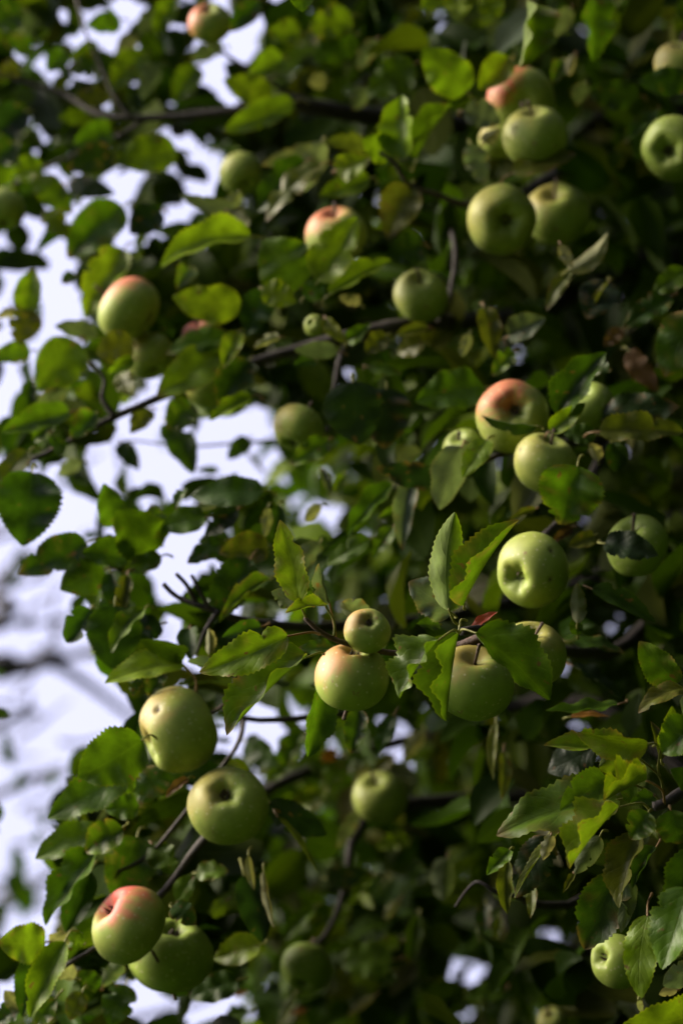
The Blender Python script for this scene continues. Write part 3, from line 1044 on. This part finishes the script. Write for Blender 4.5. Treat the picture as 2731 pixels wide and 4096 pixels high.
def build_apple(x, y, r, d, calyx, label, blush_dir=(-0.5, 0.6, 0.2), blush=0.0, yellow=0.3, squash=1.0, spots=(), dimple=1.3):
    """x, y, r as read off the photo; calyx and blush_dir: right, up, towards the viewer"""
    c = zat(x, y, d)
    rad = r * Z * K * d
    def world_dir(t):
        q = RGT * t[0] + UPV * t[1] - FWD * t[2]
        return q.normalized()
    cdir = world_dir(calyx)
    rot = (-cdir).to_track_quat('Z', 'Y')
    inv = rot.inverted()
    bl = inv @ world_dir(blush_dir)
    seed = int(x * 13 + y * 7)
    holes = [(inv @ world_dir((a, b_, math.sqrt(max(0.0, 1 - a * a - b_ * b_)))), c_) for a, b_, c_ in spots]
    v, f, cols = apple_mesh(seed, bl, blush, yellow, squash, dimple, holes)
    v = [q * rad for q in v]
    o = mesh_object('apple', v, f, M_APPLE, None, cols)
    o.location = c
    o.rotation_mode = 'QUATERNION'
    o.rotation_quaternion = rot
    o['label'] = label
    o['category'] = 'apple'
    o['group'] = 'apples hanging in the tree'
    cv, cf = calyx_mesh(seed)
    lift = Vector((0, 0, 0.30 * (dimple - 1.0)))
    mesh_object('calyx', [(Vector(q) + lift) * rad for q in cv], cf, M_CALYX, o, smooth=False)
    rnd = random.Random(seed)
    bend = Vector((rnd.uniform(-.25, .25), rnd.uniform(-.25, .25), 0)) * rad
    sv, sf = tube([Vector((0, 0, 0.55 * rad)), Vector((0, 0, 0.8 * rad)) + bend * 0.3, Vector((0, 0, 1.25 * rad)) + bend], [0.0016, 0.0014, 0.0020], 6)
    mesh_object('stalk', sv, sf, M_TWIG, o)
    for (sx, sy, sr) in spots:          # codling-moth holes: a sunken dark crater
        sz = math.sqrt(max(0.0, 1 - sx * sx - sy * sy))
        n = inv @ world_dir((sx, sy, sz))
        # find the skin along this direction
        best = max(v, key=lambda q: q.normalized().dot(n))
        q0 = n.to_track_quat('Z', 'Y')
        bv, bf = [], []
        m_ = 10
        for ring, (rr, hh) in enumerate(((0.85, 0.10), (0.5, 0.16), (0.0, 0.12))):
            for k in range(m_):
                a = 2 * math.pi * k / m_
                wob = 1 + 0.10 * math.sin(2 * a + sx * 9)
                bv.append(best + q0 @ Vector((rr * sr * wob * math.cos(a), rr * sr * wob * math.sin(a), hh * sr)) * rad)
        for ring in range(2):
            for k in range(m_):
                k2 = (k + 1) % m_
                bf.append((ring * m_ + k, ring * m_ + k2, (ring + 1) * m_ + k2, (ring + 1) * m_ + k))
        mesh_object('blemish', bv, bf, M_CALYX, o)
    return o


build_apple(484, 54, 50, 2.96, (0.1, -0.6, -0.6), 'blurred orange-flushed apple near the top edge against the sky', (-0.8, 0.4, 0.2), 0.85, 0.7)
build_apple(1196, 232, 79, 2.78, (0.1, 0.2, -0.9), 'pink-topped apple under hanging leaves, uppermost of the upper right cluster', (-0.75, 0.65, 0.2), 0.85, 0.5)
build_apple(1228, 316, 75, 2.72, (0.1, -0.8, -0.4), 'pale green apple touching the underside of the pink-topped apple', (-0.7, 0.7, 0.2), 0.12, 0.5)
build_apple(1150, 322, 52, 2.80, (0.1, -0.8, -0.4), 'small shaded apple half hidden left of the two touching upper right apples', (-0.7, 0.7, 0.2), 0.2, 0.4)
build_apple(1560, 152, 62, 2.75, (0.1, -0.8, -0.4), 'yellowish apple cut by the right edge near the top, above a dark leaf', (-0.7, 0.4, 0.2), 0.2, 0.9)
build_apple(1545, 345, 76, 2.68, (-0.42, -0.16, 0.9), 'green apple at the right edge with its dark eye facing us', (-0.7, 0.7, 0.2), 0.0, 0.4, dimple=1.6)
build_apple(1152, 502, 82, 2.70, (0.16, -0.17, 0.95), 'green apple showing its dark eye, left of a shadowed apple beneath the upper right cluster', (-0.7, 0.4, 0.2), 0.12, 0.7, dimple=1.6)
build_apple(1278, 494, 76, 2.78, (0.2, -0.7, -0.6), 'shadowed olive apple tucked behind the right of the apple with a dark eye', (-0.7, 0.6, 0.2), 0.2, 0.5)
build_apple(552, 398, 50, 2.98, (0.3, -0.6, 0.4), 'dark blurred green apple beneath the long upper branch', (-0.7, 0.6, 0.2), 0.1, 0.4)
build_apple(772, 540, 72, 2.74, (0.1, -0.7, -0.5), 'apple showing only a pink and cream crescent behind a green leaf', (-0.55, 0.8, 0.2), 0.75, 0.7)
build_apple(968, 680, 63, 2.76, (0.1, -0.6, -0.6), 'plain green apple hanging beside a dark upright twig near the middle', (-0.7, 0.4, 0.2), 0.1, 0.4)
build_apple(298, 710, 77, 2.76, (0.85, -0.4, 0.15), 'cream and green apple with red shoulder standing out against the left sky', (-0.35, 0.93, 0.1), 0.8, 0.6)
build_apple(345, 818, 57, 2.78, (0.2, -0.6, 0.3), 'dusky apple hanging directly beneath the cream and red left apple', (-0.7, 0.5, 0.2), 0.25, 0.4)
build_apple(482, 888, 60, 2.72, (0.2, -0.8, -0.3), 'half covered pale apple with dark leaf over its right side, above the left branch', (-0.7, 0.4, 0.2), 0.2, 0.5)
build_apple(460, 775, 42, 2.76, (0.2, -0.8, -0.3), 'apple showing only a sliver of pink skin above a bright green leaf', (-0.5, 0.8, 0.2), 0.9, 0.4)
build_apple(722, 746, 26, 2.66, (-0.4, 0.2, 0.8), 'tiny undersized yellow-green apple among the leaves at the centre', (-0.7, 0.5, 0.2), 0.0, 0.6)
build_apple(1180, 956, 84, 2.53, (-0.03, 0.28, 0.94), 'large apple flushed pink around its dark eye, crossed by a narrow leaf', (-0.45, 0.75, 0.4), 0.75, 0.7, spots=((0.02, -0.55, 0.07),), dimple=1.5)
build_apple(1252, 1066, 75, 2.47, (-0.2, -0.85, -0.4), 'yellow-green apple with one small dark speck, half behind a heart-like leaf', (-0.7, 0.6, 0.2), 0.12, 0.7, spots=((-0.77, 0.42, 0.06),))
build_apple(1348, 936, 62, 2.56, (0.3, -0.6, -0.6), 'shaded green apple wedged between leaves right of the pink-flushed apple', (-0.7, 0.4, 0.2), 0.0, 0.3)
build_apple(1062, 1030, 48, 2.55, (0.3, -0.6, -0.6), 'small green apple mostly hidden behind a pale curled leaf', (-0.7, 0.4, 0.2), 0.0, 0.5)
build_apple(1462, 1254, 72, 2.46, (0.3, -0.6, -0.6), 'shadowed green apple at right with a black-green leaf across its middle', (-0.7, 0.4, 0.2), 0.0, 0.2)
build_apple(1222, 1312, 88, 2.37, (-0.60, -0.20, 0.75), 'big ribbed green apple with its eye turned down to the left behind a folded leaf', (-0.7, 0.6, 0.2), 0.05, 0.45, 1.05, spots=((0.38, -0.18, 0.055), (0.42, 0.55, 0.06)), dimple=1.5)
build_apple(845, 1448, 54, 2.255, (0.05, 0.55, 0.72), 'small apple with a torn dark eye sitting on top of a bigger one', (-0.7, 0.6, 0.2), 0.35, 0.6)
build_apple(808, 1554, 86, 2.27, (0.1, 0.86, 0.2), 'round rosy-shouldered apple in the centre, directly below the small one', (-0.65, 0.72, 0.25), 0.50, 0.5, 0.98)
build_apple(1088, 1570, 94, 2.27, (0.0, -0.8, -0.5), 'large green apple hanging behind the two forward-pointing centre leaves', (-0.4, 0.9, 0.2), 0.25, 0.2)
build_apple(1222, 1506, 80, 2.32, (0.0, -0.8, -0.5), 'apple hidden behind a big dark crinkled leaf, only its rim showing', (0.3, 0.9, 0.2), 0.15, 0.5)
build_apple(408, 1678, 99, 2.46, (-0.80, -0.36, 0.25), 'lopsided green apple with a black worm hole, lower left', (-0.8, 0.5, 0.2), 0.25, 0.55, 1.08, spots=((-0.44, 0.58, 0.105),), dimple=1.6)
build_apple(520, 1850, 93, 2.43, (-0.02, 0.52, 0.80), 'smooth green apple with a dimpled eye near its top, beside the worm-holed one', (-0.7, 0.6, 0.3), 0.18, 0.55)
build_apple(293, 2122, 93, 2.42, (-0.62, 0.58, 0.30), 'red-topped cream and green apple at the lower left, in front of another', (-0.30, 0.90, 0.28), 1.0, 0.7, dimple=1.45)
build_apple(394, 2194, 98, 2.49, (0.1, 0.80, 0.35), 'large shaded green apple behind the red-topped one', (-0.7, 0.6, 0.2), 0.0, 0.25)
build_apple(872, 1834, 64, 2.86, (0.2, -0.7, -0.5), 'soft blurred pale green apple deep in the foliage below the centre', (-0.7, 0.6, 0.2), 0.05, 0.6)
build_apple(706, 2222, 60, 2.78, (-0.2, -0.6, 0.5), 'dark apple with a bright left rim deep in the lower foliage', (-0.7, 0.6, 0.2), 0.0, 0.2)
build_apple(1415, 2205, 62, 2.34, (-0.76, 0.26, 0.5), 'pale green apple at the lower right, half behind an eaten leaf', (-0.7, 0.6, 0.2), 0.0, 0.4)
build_apple(1268, 2350, 36, 2.9, (0.2, -0.7, -0.5), 'blurred small pale apple cut by the bottom edge', (-0.7, 0.6, 0.2), 0.1, 0.8)
build_apple(686, 985, 60, 2.66, (-0.3, -0.7, 0.3), 'nearly black shaded apple between dark leaves left of the centre', (-0.7, 0.6, 0.2), 0.2, 0.3)
build_apple(2, 482, 56, 2.95, (0.2, -0.7, 0.3), 'dark olive blurred apple cut by the left edge in the upper part', (-0.7, 0.6, 0.2), 0.15, 0.5)

# ------------------------------------------------------------------ the mass of foliage behind and around
SKYGAPS = [
    [(0, 545), (70, 505), (110, 500), (150, 560), (170, 640), (150, 700), (235, 770), (150, 800), (105, 850), (60, 940), (0, 970)],
    [(70, 340), (125, 335), (165, 420), (245, 400), (280, 365), (335, 420), (330, 460), (250, 530), (200, 535), (130, 480), (110, 410)],
    [(0, 250), (40, 290), (20, 310), (0, 300)],
    [(370, 480), (440, 380), (500, 370), (520, 460), (440, 480), (450, 530), (380, 540)],
    [(275, 560), (300, 520), (330, 560), (320, 600), (285, 600)],
    [(230, 900), (260, 860), (280, 920), (250, 940)], [(330, 930), (370, 890), (430, 900), (400, 960)],
    [(190, 1070), (250, 1005), (300, 945), (420, 950), (440, 980), (560, 950), (625, 925), (660, 1010), (640, 1090), (560, 1090), (500, 1070), (430, 1120), (380, 1150), (300, 1150), (235, 1120)],
    [(0, 1130), (25, 1240), (40, 1330), (140, 1330), (150, 1480), (250, 1570), (315, 1610), (300, 1680), (180, 1700), (150, 1800), (100, 1960), (125, 2030), (100, 2110), (60, 2170), (0, 2200)],
    [(0, 1090), (120, 1090), (190, 1150), (200, 1215), (110, 1250), (60, 1330), (0, 1330)],
    [(60, 1320), (100, 1290), (200, 1270), (220, 1310), (170, 1340), (130, 1330)],
    [(270, 1230), (310, 1200), (330, 1270), (280, 1260)],
    [(360, 1250), (400, 1220), (480, 1200), (500, 1260), (480, 1330), (440, 1390), (340, 1350)], [(355, 1440), (400, 1420), (400, 1470), (360, 1480)],
    [(410, 1510), (470, 1480), (480, 1560), (430, 1590)], [(520, 1400), (560, 1400), (550, 1440)],
    [(545, 1690), (600, 1620), (640, 1600), (700, 1660), (650, 1750), (560, 1770)],
    [(275, 2352), (300, 2270), (330, 2220), (380, 2270), (470, 2290), (540, 2290), (560, 2352)],
    [(570, 1800), (620, 1810), (600, 1850), (560, 1850)],
    [(90, 0), (150, 0), (145, 70), (110, 60)], [(140, 140), (170, 90), (240, 30), (300, 5), (440, 0), (430, 40), (300, 55), (210, 130), (180, 150)],
    [(10, 110), (110, 110), (130, 180), (80, 170)], [(225, 130), (330, 90), (320, 180), (240, 170)],
    [(395, 150), (470, 90), (455, 10), (560, 0), (480, 60), (530, 180), (430, 180)],
    [(470, 195), (545, 195), (525, 260), (470, 250)], [(560, 60), (600, 20), (600, 90)], [(590, 0), (760, 0), (720, 30), (600, 20)], [(575, 100), (600, 110), (580, 180), (555, 160)],
    [(330, 320), (400, 300), (480, 330), (420, 360)],
    [(1395, 1440), (1425, 1440), (1430, 1480), (1400, 1480)], [(905, 640), (930, 640), (925, 665)], [(995, 600), (1018, 600), (1010, 625)],
    [(775, 840), (805, 840), (800, 865), (778, 865)], [(690, 1140), (740, 1160), (730, 1220), (690, 1210)],
    [(1015, 2200), (1065, 2200), (1060, 2225), (1015, 2225)], [(1080, 2240), (1120, 2240), (1120, 2290), (1080, 2290)], [(1255, 2140), (1290, 2140), (1285, 2180), (1255, 2170)],
    [(900, 1690), (950, 1690), (950, 1750), (905, 1760)],
    [(0, 2250), (30, 2300), (30, 2352), (0, 2352)],
]


def in_gaps(x, y):
    r_ = np.zeros(x.shape, dtype=bool)
    for poly in SKYGAPS:
        ins = np.zeros(x.shape, dtype=bool)
        j = len(poly) - 1
        for i in range(len(poly)):
            xi, yi = poly[i]
            xj, yj = poly[j]
            cond = ((yi > y) != (yj > y)) & (x < (xj - xi) * (y - yi) / (yj - yi + 1e-9) + xi)
            ins ^= cond
            j = i
        r_ |= ins
    return r_


FW, UP_, RT = np.array(FWD), np.array(UPV), np.array(RGT)
CM = np.array(CAM)


def project(P):
    q = P - CM
    d = q @ FW
    return (q @ RT) / d / K / Z + 1365.5 / Z, 2048 / Z - (q @ UP_) / d / K / Z, d


def unit(a):
    return a / np.linalg.norm(a, axis=-1, keepdims=True)


FROWS, FUS = 7, np.array((-1.0, -0.5, 0.0, 0.5, 1.0))


def leaf_cloud(C, X, Nn, L, W, fold, curl, tint):
    """vectorised leaves: centres C, axes X, upper normals Nn -> verts, faces, colours, uvs (numpy)"""
    n = len(C)
    Nn = unit(Nn - X * np.sum(Nn * X, axis=1, keepdims=True))
    Y = np.cross(Nn, X)
    verts = np.empty((n, FROWS, len(FUS), 3))
    uv = np.empty((FROWS, len(FUS), 2))
    ph = rng.uniform(0, 6.28, n)
    for i in range(FROWS):
        v = 0.02 + 0.96 * i / (FROWS - 1)
        a = curl * (v - 0.5)
        rad = L / (2 * np.sin(curl / 2))
        al = rad * np.sin(a)
        h = rad * (np.cos(a) - np.cos(curl / 2))
        mid = C + X * al[:, None] + Nn * h[:, None]
        nl = X * np.sin(a)[:, None] + Nn * np.cos(a)[:, None]
        hw = half_width(v) * W / 2
        for k, u in enumerate(FUS):
            e = abs(u)
            dd = e * hw
            wob = 0.12 * hw * e * np.sin(5 * v * 2 + ph + k)
            verts[:, i, k] = mid + Y * (np.sign(u) * dd * np.cos(fold))[:, None] + nl * (dd * np.sin(fold) + wob)[:, None]
            uv[i, k] = (u, v)
    nv = FROWS * len(FUS)
    fc = []
    m_ = len(FUS)
    for i in range(FROWS - 1):
        for k in range(m_ - 1):
            a = i * m_ + k
            fc.append((a, a + m_, a + m_ + 1, a + 1))
    fc = np.array(fc)
    faces = (fc[None] + (np.arange(n) * nv)[:, None, None]).reshape(-1, 4)
    cols = np.repeat(tint, nv, axis=0)
    uvs = np.tile(uv.reshape(-1, 2), (n, 1))
    return verts.reshape(-1, 3), faces, cols, uvs


def fast_mesh(name, verts, faces, cols, uvs, mat, parent, origin):
    me = bpy.data.meshes.new(name)
    nv, nf = len(verts), len(faces)
    me.vertices.add(nv)
    me.vertices.foreach_set('co', (verts - np.array(origin)).astype(np.float32).ravel())
    me.loops.add(nf * 4)
    me.loops.foreach_set('vertex_index', faces.astype(np.int32).ravel())
    me.polygons.add(nf)
    me.polygons.foreach_set('loop_start', np.arange(0, nf * 4, 4, dtype=np.int32))
    me.polygons.foreach_set('use_smooth', np.ones(nf, dtype=bool))
    a = me.color_attributes.new('tint', 'FLOAT_COLOR', 'POINT')
    c = np.ones((nv, 4), dtype=np.float32)
    c[:, :3] = cols
    a.data.foreach_set('color', c.ravel())
    l = me.uv_layers.new(name='UVMap')
    l.data.foreach_set('uv', uvs[faces.ravel()].astype(np.float32).ravel())
    me.materials.append(mat)
    me.update(calc_edges=True)
    me.validate()
    return link(bpy.data.objects.new(name, me), parent)


def random_leaf_params(n, spread):
    X = unit(rng.normal(size=(n, 3)) * 0.75 + np.array((-0.55, -0.15, -0.35)))
    Nn = unit(rng.normal(size=(n, 3)) * spread + np.array((-0.45, -0.50, 0.60)))
    L = rng.uniform(0.054, 0.098, n)
    W = L * rng.uniform(0.54, 0.70, n)
    fold = rng.uniform(0.05, 0.95, n)
    curl = rng.uniform(0.1, 1.35, n) * np.where(rng.random(n) < 0.8, 1, -1)
    keys = np.array([TINT[k] for k in 'dgyokp'])
    pick = rng.choice(6, n, p=[0.36, 0.34, 0.14, 0.12, 0.03, 0.01])
    tint = keys[pick] * rng.uniform(0.42, 0.95, (n, 1)) * rng.uniform(0.9, 1.1, (n, 3))
    return X, Nn, L, W, fold, curl, tint


parts = []
# (a) inside the picture, behind the leaves set by hand
n = 12500
zx = rng.uniform(-60, 1640, n)
zy = rng.uniform(-80, 2430, n)
right = np.clip((zx - 250 - 0.10 * (2352 - zy)) / 650, 0, 1)
deep = (zx > 540) & (zx < 1010) & (zy > 1620)
back = ((zx < 880) & (zy < 900)) | deep
dist = np.where(back, 3.14, np.where(zx > 620, 3.40, 2.90)) + rng.uniform(0, 1, n) ** 0.9 * (0.5 + 1.1 * right)
low = (zy > 1650) & (zx > 560)
keep = rng.random(n) < np.maximum(0.42 + 0.58 * right, np.where(zy < 1050, 0.85, 0.0))
dist = np.where((np.arange(n) > 9000), 4.2 + rng.uniform(0, 1.0, n), dist)
keep &= ~((np.arange(n) > 9000) & (zx < 520 + 0.05 * (2352 - zy)))
C = np.array([list(zat(a, b, c)) for a, b, c in zip(zx, zy, dist)])
X, Nn, L, W, fo, cu, ti = random_leaf_params(n, 0.55)
bad = np.zeros(n, dtype=int)
Yv = np.cross(unit(Nn), X)
for P in (C, C + X * (L / 2)[:, None], C - X * (L / 2)[:, None], C + Yv * (W / 2)[:, None], C - Yv * (W / 2)[:, None], C + X * (L / 4)[:, None], C - X * (L / 4)[:, None]):
    px, py, _ = project(P)
    bad += in_gaps(px, py)
sel = keep & ((bad < 1) | ((zy < 1150) & (rng.random(n) < 0.06)))
parts.append((C[sel], X[sel], Nn[sel], L[sel], W[sel], fo[sel], cu[sel], ti[sel]))
n = 5200
zx = rng.uniform(-40, 1620, n)
zy = rng.uniform(-60, 2420, n)
lower = zy > 1230 + 0.0 * zx
d0 = np.where(lower, 2.60, np.where(zx > 880, np.where(zy > 860, 2.66, 2.90), 2.90))
dist = d0 + rng.uniform(0, 0.22, n)
deep = (zx > 540) & (zx < 1010) & (zy > 1620)
keep = ((lower & ~deep) | (zx > 880) | (rng.random(n) < 0.35)) & ~deep
C = np.array([list(zat(a, b, c)) for a, b, c in zip(zx, zy, dist)])
X, Nn, L, W, fo, cu, ti = random_leaf_params(n, 0.55)
bad = np.zeros(n, dtype=int)
Yv = np.cross(unit(Nn), X)
for P in (C, C + X * (L / 2)[:, None], C - X * (L / 2)[:, None], C + Yv * (W / 2)[:, None], C - Yv * (W / 2)[:, None], C + X * (L / 4)[:, None], C - X * (L / 4)[:, None]):
    px, py, _ = project(P)
    bad += in_gaps(px, py) * 1 + (px < 110) * 3
keep &= (rng.random(n) < np.where(zx > 620, 0.12, 0.42)) & ~((zx < 880) & (zy < 900))
sel = keep & (bad < 1)
parts.append((C[sel], X[sel], Nn[sel], L[sel], W[sel], fo[sel], cu[sel], ti[sel]))
# (b) the rest of the crown, outside the picture
n = 12000
u3 = unit(rng.normal(size=(n, 3))) * (rng.uniform(0.25, 1, n) ** 0.5)[:, None]
CEN = np.array(TRUNK_BASE) + np.array((0.0, 0.2, 2.75))
C = CEN + u3 * np.array((1.75, 1.7, 1.75))
px, py, dd = project(C)
mg = 130 * np.maximum(1.0, 2.8 / np.maximum(dd, 0.1))
inside = (px > -mg) & (px < 1568 + mg) & (py > -mg) & (py < 2352 + mg) & (dd > 0)
far_left = (px < 0)
sel = ~inside & ~far_left & (C[:, 2] > 1.25)
X, Nn, L, W, fo, cu, ti = random_leaf_params(n, 0.55)
parts.append((C[sel], X[sel], Nn[sel], L[sel], W[sel], fo[sel], cu[sel], ti[sel]))
# (c) unseen crown leaves added near, right, overhead and below to block sky light
n = 9000
C = np.stack([rng.uniform(0.35, 2.9, n), rng.uniform(-0.3, 4.6, n), rng.uniform(1.1, 4.7, n)], axis=1)
m = 6500
C2 = np.stack([rng.uniform(-0.5, 2.4, m), rng.uniform(0.2, 4.2, m), rng.uniform(3.5, 4.8, m)], axis=1)
C3 = np.array([list(zat(a, b, c)) for a, b, c in zip(rng.uniform(150, 1800, 2600), rng.uniform(2480, 3600, 2600), rng.uniform(2.1, 3.9, 2600))])
C = np.concatenate([C, C2, C3])
n += m + 2600
px, py, dd = project(C)
mg = 150 * np.maximum(1.0, 2.6 / np.maximum(dd, 0.1))
inside = (px > -mg) & (px < 1568 + mg) & (py > -mg) & (py < 2352 + mg) & (dd > 0)
sel = ~inside & (np.linalg.norm(C - CM, axis=1) > 0.75)
X, Nn, L, W, fo, cu, ti = random_leaf_params(n, 0.55)
parts.append((C[sel], X[sel], Nn[sel], L[sel], W[sel], fo[sel], cu[sel], ti[sel]))
allp = [np.concatenate([p[i] for p in parts]) for i in range(8)]
v, f, c, u = leaf_cloud(*allp)
fol = fast_mesh('foliage', v, f, c, u, M_MASS, tree, TRUNK_BASE)
fol['kind'] = 'stuff'
print('hand leaves', n_leaf, 'mass leaves', len(allp[0]))

# ------------------------------------------------------------------ unseen leaf walls added to cut sky light from behind and right
def build_sky_screen():
    n = 2600
    a = np.radians(rng.uniform(-118, 78, n))            # 0 = to the right, negative = behind where one stands
    rad = rng.uniform(4.6, 6.2, n)
    C = np.stack([0.2 + rad * np.cos(a), 1.0 + rad * np.sin(a), 7.5 * rng.uniform(0, 1, n)], axis=1)
    X = unit(rng.normal(size=(n, 3)))
    Nn = unit(-np.stack([np.cos(a), np.sin(a), np.zeros(n)], axis=1) + 0.4 * rng.normal(size=(n, 3)))
    L = rng.uniform(0.7, 1.1, n)
    W = L * 0.7
    ti = np.array(TINT['d'])[None] * rng.uniform(0.7, 1.2, (n, 1)) * np.ones((n, 3))
    v, f, c, u = leaf_cloud(C, X, Nn, L, W, rng.uniform(0.1, 0.4, n), rng.uniform(0.2, 0.8, n), ti)
    o = fast_mesh('added_sky_screen', v, f, c, u, M_MASS, None, (0, 0, 0))
    o['kind'] = 'stuff'


build_sky_screen()


def build_low_screen():  # unseen low ring of foliage, added to block light from the low sky
    n = 3000
    a = rng.uniform(0, 2 * math.pi, n)
    rad = rng.uniform(13.0, 17.0, n)
    C = np.stack([rad * np.cos(a), rad * np.sin(a), rng.uniform(0, 1, n) * 3.1], axis=1)
    X = unit(rng.normal(size=(n, 3)))
    Nn = unit(-np.stack([np.cos(a), np.sin(a), np.zeros(n)], axis=1) + 0.4 * rng.normal(size=(n, 3)))
    L = rng.uniform(0.8, 1.3, n)
    ti = np.array(TINT['d'])[None] * rng.uniform(0.7, 1.2, (n, 1)) * np.ones((n, 3))
    v, f, c, u = leaf_cloud(C, X, Nn, L, L * 0.7, rng.uniform(0.1, 0.4, n), rng.uniform(0.2, 0.8, n), ti)
    o = fast_mesh('added_low_screen', v, f, c, u, M_MASS, None, (0, 0, 0))
    o['kind'] = 'stuff'


build_low_screen()

# ------------------------------------------------------------------ the bare tree far off at the left
FB = Vector((-2.9, 7.2, 0.0))
far = link(bpy.data.objects.new('bare_tree', None))
far.location = FB
far['label'] = 'blurred thin-leaved tree far behind, its dark bare boughs crossing the left sky'
far['category'] = 'tree'


def far_part(name, P, rr, sides=8):
    v, f = tube(P, rr, sides, 0.2)
    return mesh_object(name, [q - FB for q in v], f, M_FAR, far)


ftr = [FB + Vector((0, 0, -0.1)), FB + Vector((0.05, 0, 1.5)), FB + Vector((-0.05, 0.1, 3.2)), FB + Vector((0.05, 0.1, 5.0)), FB + Vector((0.1, 0.1, 6.6))]
far_part('trunk', ftr, [0.17, 0.13, 0.10, 0.06, 0.02], 12)
FD = 6.4
for pts, r0, r1, zj in [
    ([(-120, 1560), (0, 1542), (70, 1526), (115, 1520)], 0.040, 0.020, 3.4),
    ([(115, 1520), (170, 1550), (240, 1600), (300, 1645), (345, 1665)], 0.017, 0.008, None),
    ([(115, 1520), (180, 1503), (250, 1488), (330, 1470), (390, 1450)], 0.014, 0.006, None),
    ([(115, 1520), (130, 1470), (120, 1425), (128, 1360)], 0.008, 0.004, None),
    ([(-100, 1460), (-20, 1370), (30, 1320), (75, 1285), (140, 1240)], 0.024, 0.008, 3.5),
    ([(-60, 1690), (20, 1660), (60, 1640), (70, 1590)], 0.016, 0.006, 3.0),
    ([(-80, 1850), (30, 1800), (110, 1782), (210, 1775)], 0.014, 0.006, 2.9),
    ([(-80, 1470), (50, 1440), (130, 1425), (200, 1415)], 0.010, 0.005, 3.4),
    ([(-80, 2120), (60, 2050), (150, 1990), (260, 1950)], 0.016, 0.006, 2.4),
    ([(-60, 1250), (40, 1200), (160, 1090), (230, 1040)], 0.010, 0.004, 3.9),
    ([(270, 1010), (290, 1120), (320, 1220)], 0.006, 0.004, None),
    ([(250, 2352), (360, 2330), (480, 2290), (560, 2250)], 0.012, 0.006, None),
]:
    P = [zat(a, b, FD) for a, b in pts]
    if zj:
        P.insert(0, Vector((FB.x, FB.y, zj)))
    far_part('branch', P, [0.95 * (r0 + (r1 - r0) * i / (len(P) - 1)) for i in range(len(P))])
for i in range(26):
    rnd = random.Random(300 + i)
    x0, y0 = rnd.uniform(-40, 150), rnd.uniform(1230, 2120)
    a = rnd.uniform(-0.9, 0.5)
    L_ = rnd.uniform(70, 190)
    P = [zat(x0 + L_ * t * math.cos(a) + rnd.uniform(-6, 6), y0 + L_ * t * math.sin(a) + rnd.uniform(-6, 6), FD + rnd.uniform(-.3, .3)) for t in (0, .35, .7, 1)]
    far_part('twig', P, [0.007, 0.006, 0.004, 0.002], 5)
fcent = [(20, 1730, 90), (35, 1985, 110), (45, 1800, 70), (100, 1880, 60), (60, 1790, 60), (20, 2040, 130), (60, 2070, 120), (10, 2110, 130), (120, 1790, 60), (95, 1925, 60),
         (10, 1700, 60), (150, 1100, 50), (60, 1290, 80), (30, 1330, 70), (370, 1010, 60)]
for i, (a, b, s_) in enumerate(fcent):
    rnd = random.Random(90 + i)
    d = FD - 1.2 + rnd.uniform(-.4, .4)
    B_ = zat(a + rnd.uniform(-10, 10), b - s_ * 0.3, d)
    T_ = zat(a + rnd.uniform(-s_ * 0.4, s_ * 0.4), b + s_ * 0.35, d)
    v, f, c, u = leaf_geometry(B_, T_, (T_ - B_).length * 0.55, rnd.uniform(-40, 40), 15, 25, TINT['d'], 0, None, rnd, rows=9, teeth=False)
    mesh_object('leaf', [q - FB for q in v], f, M_LEAF, far, c, u)
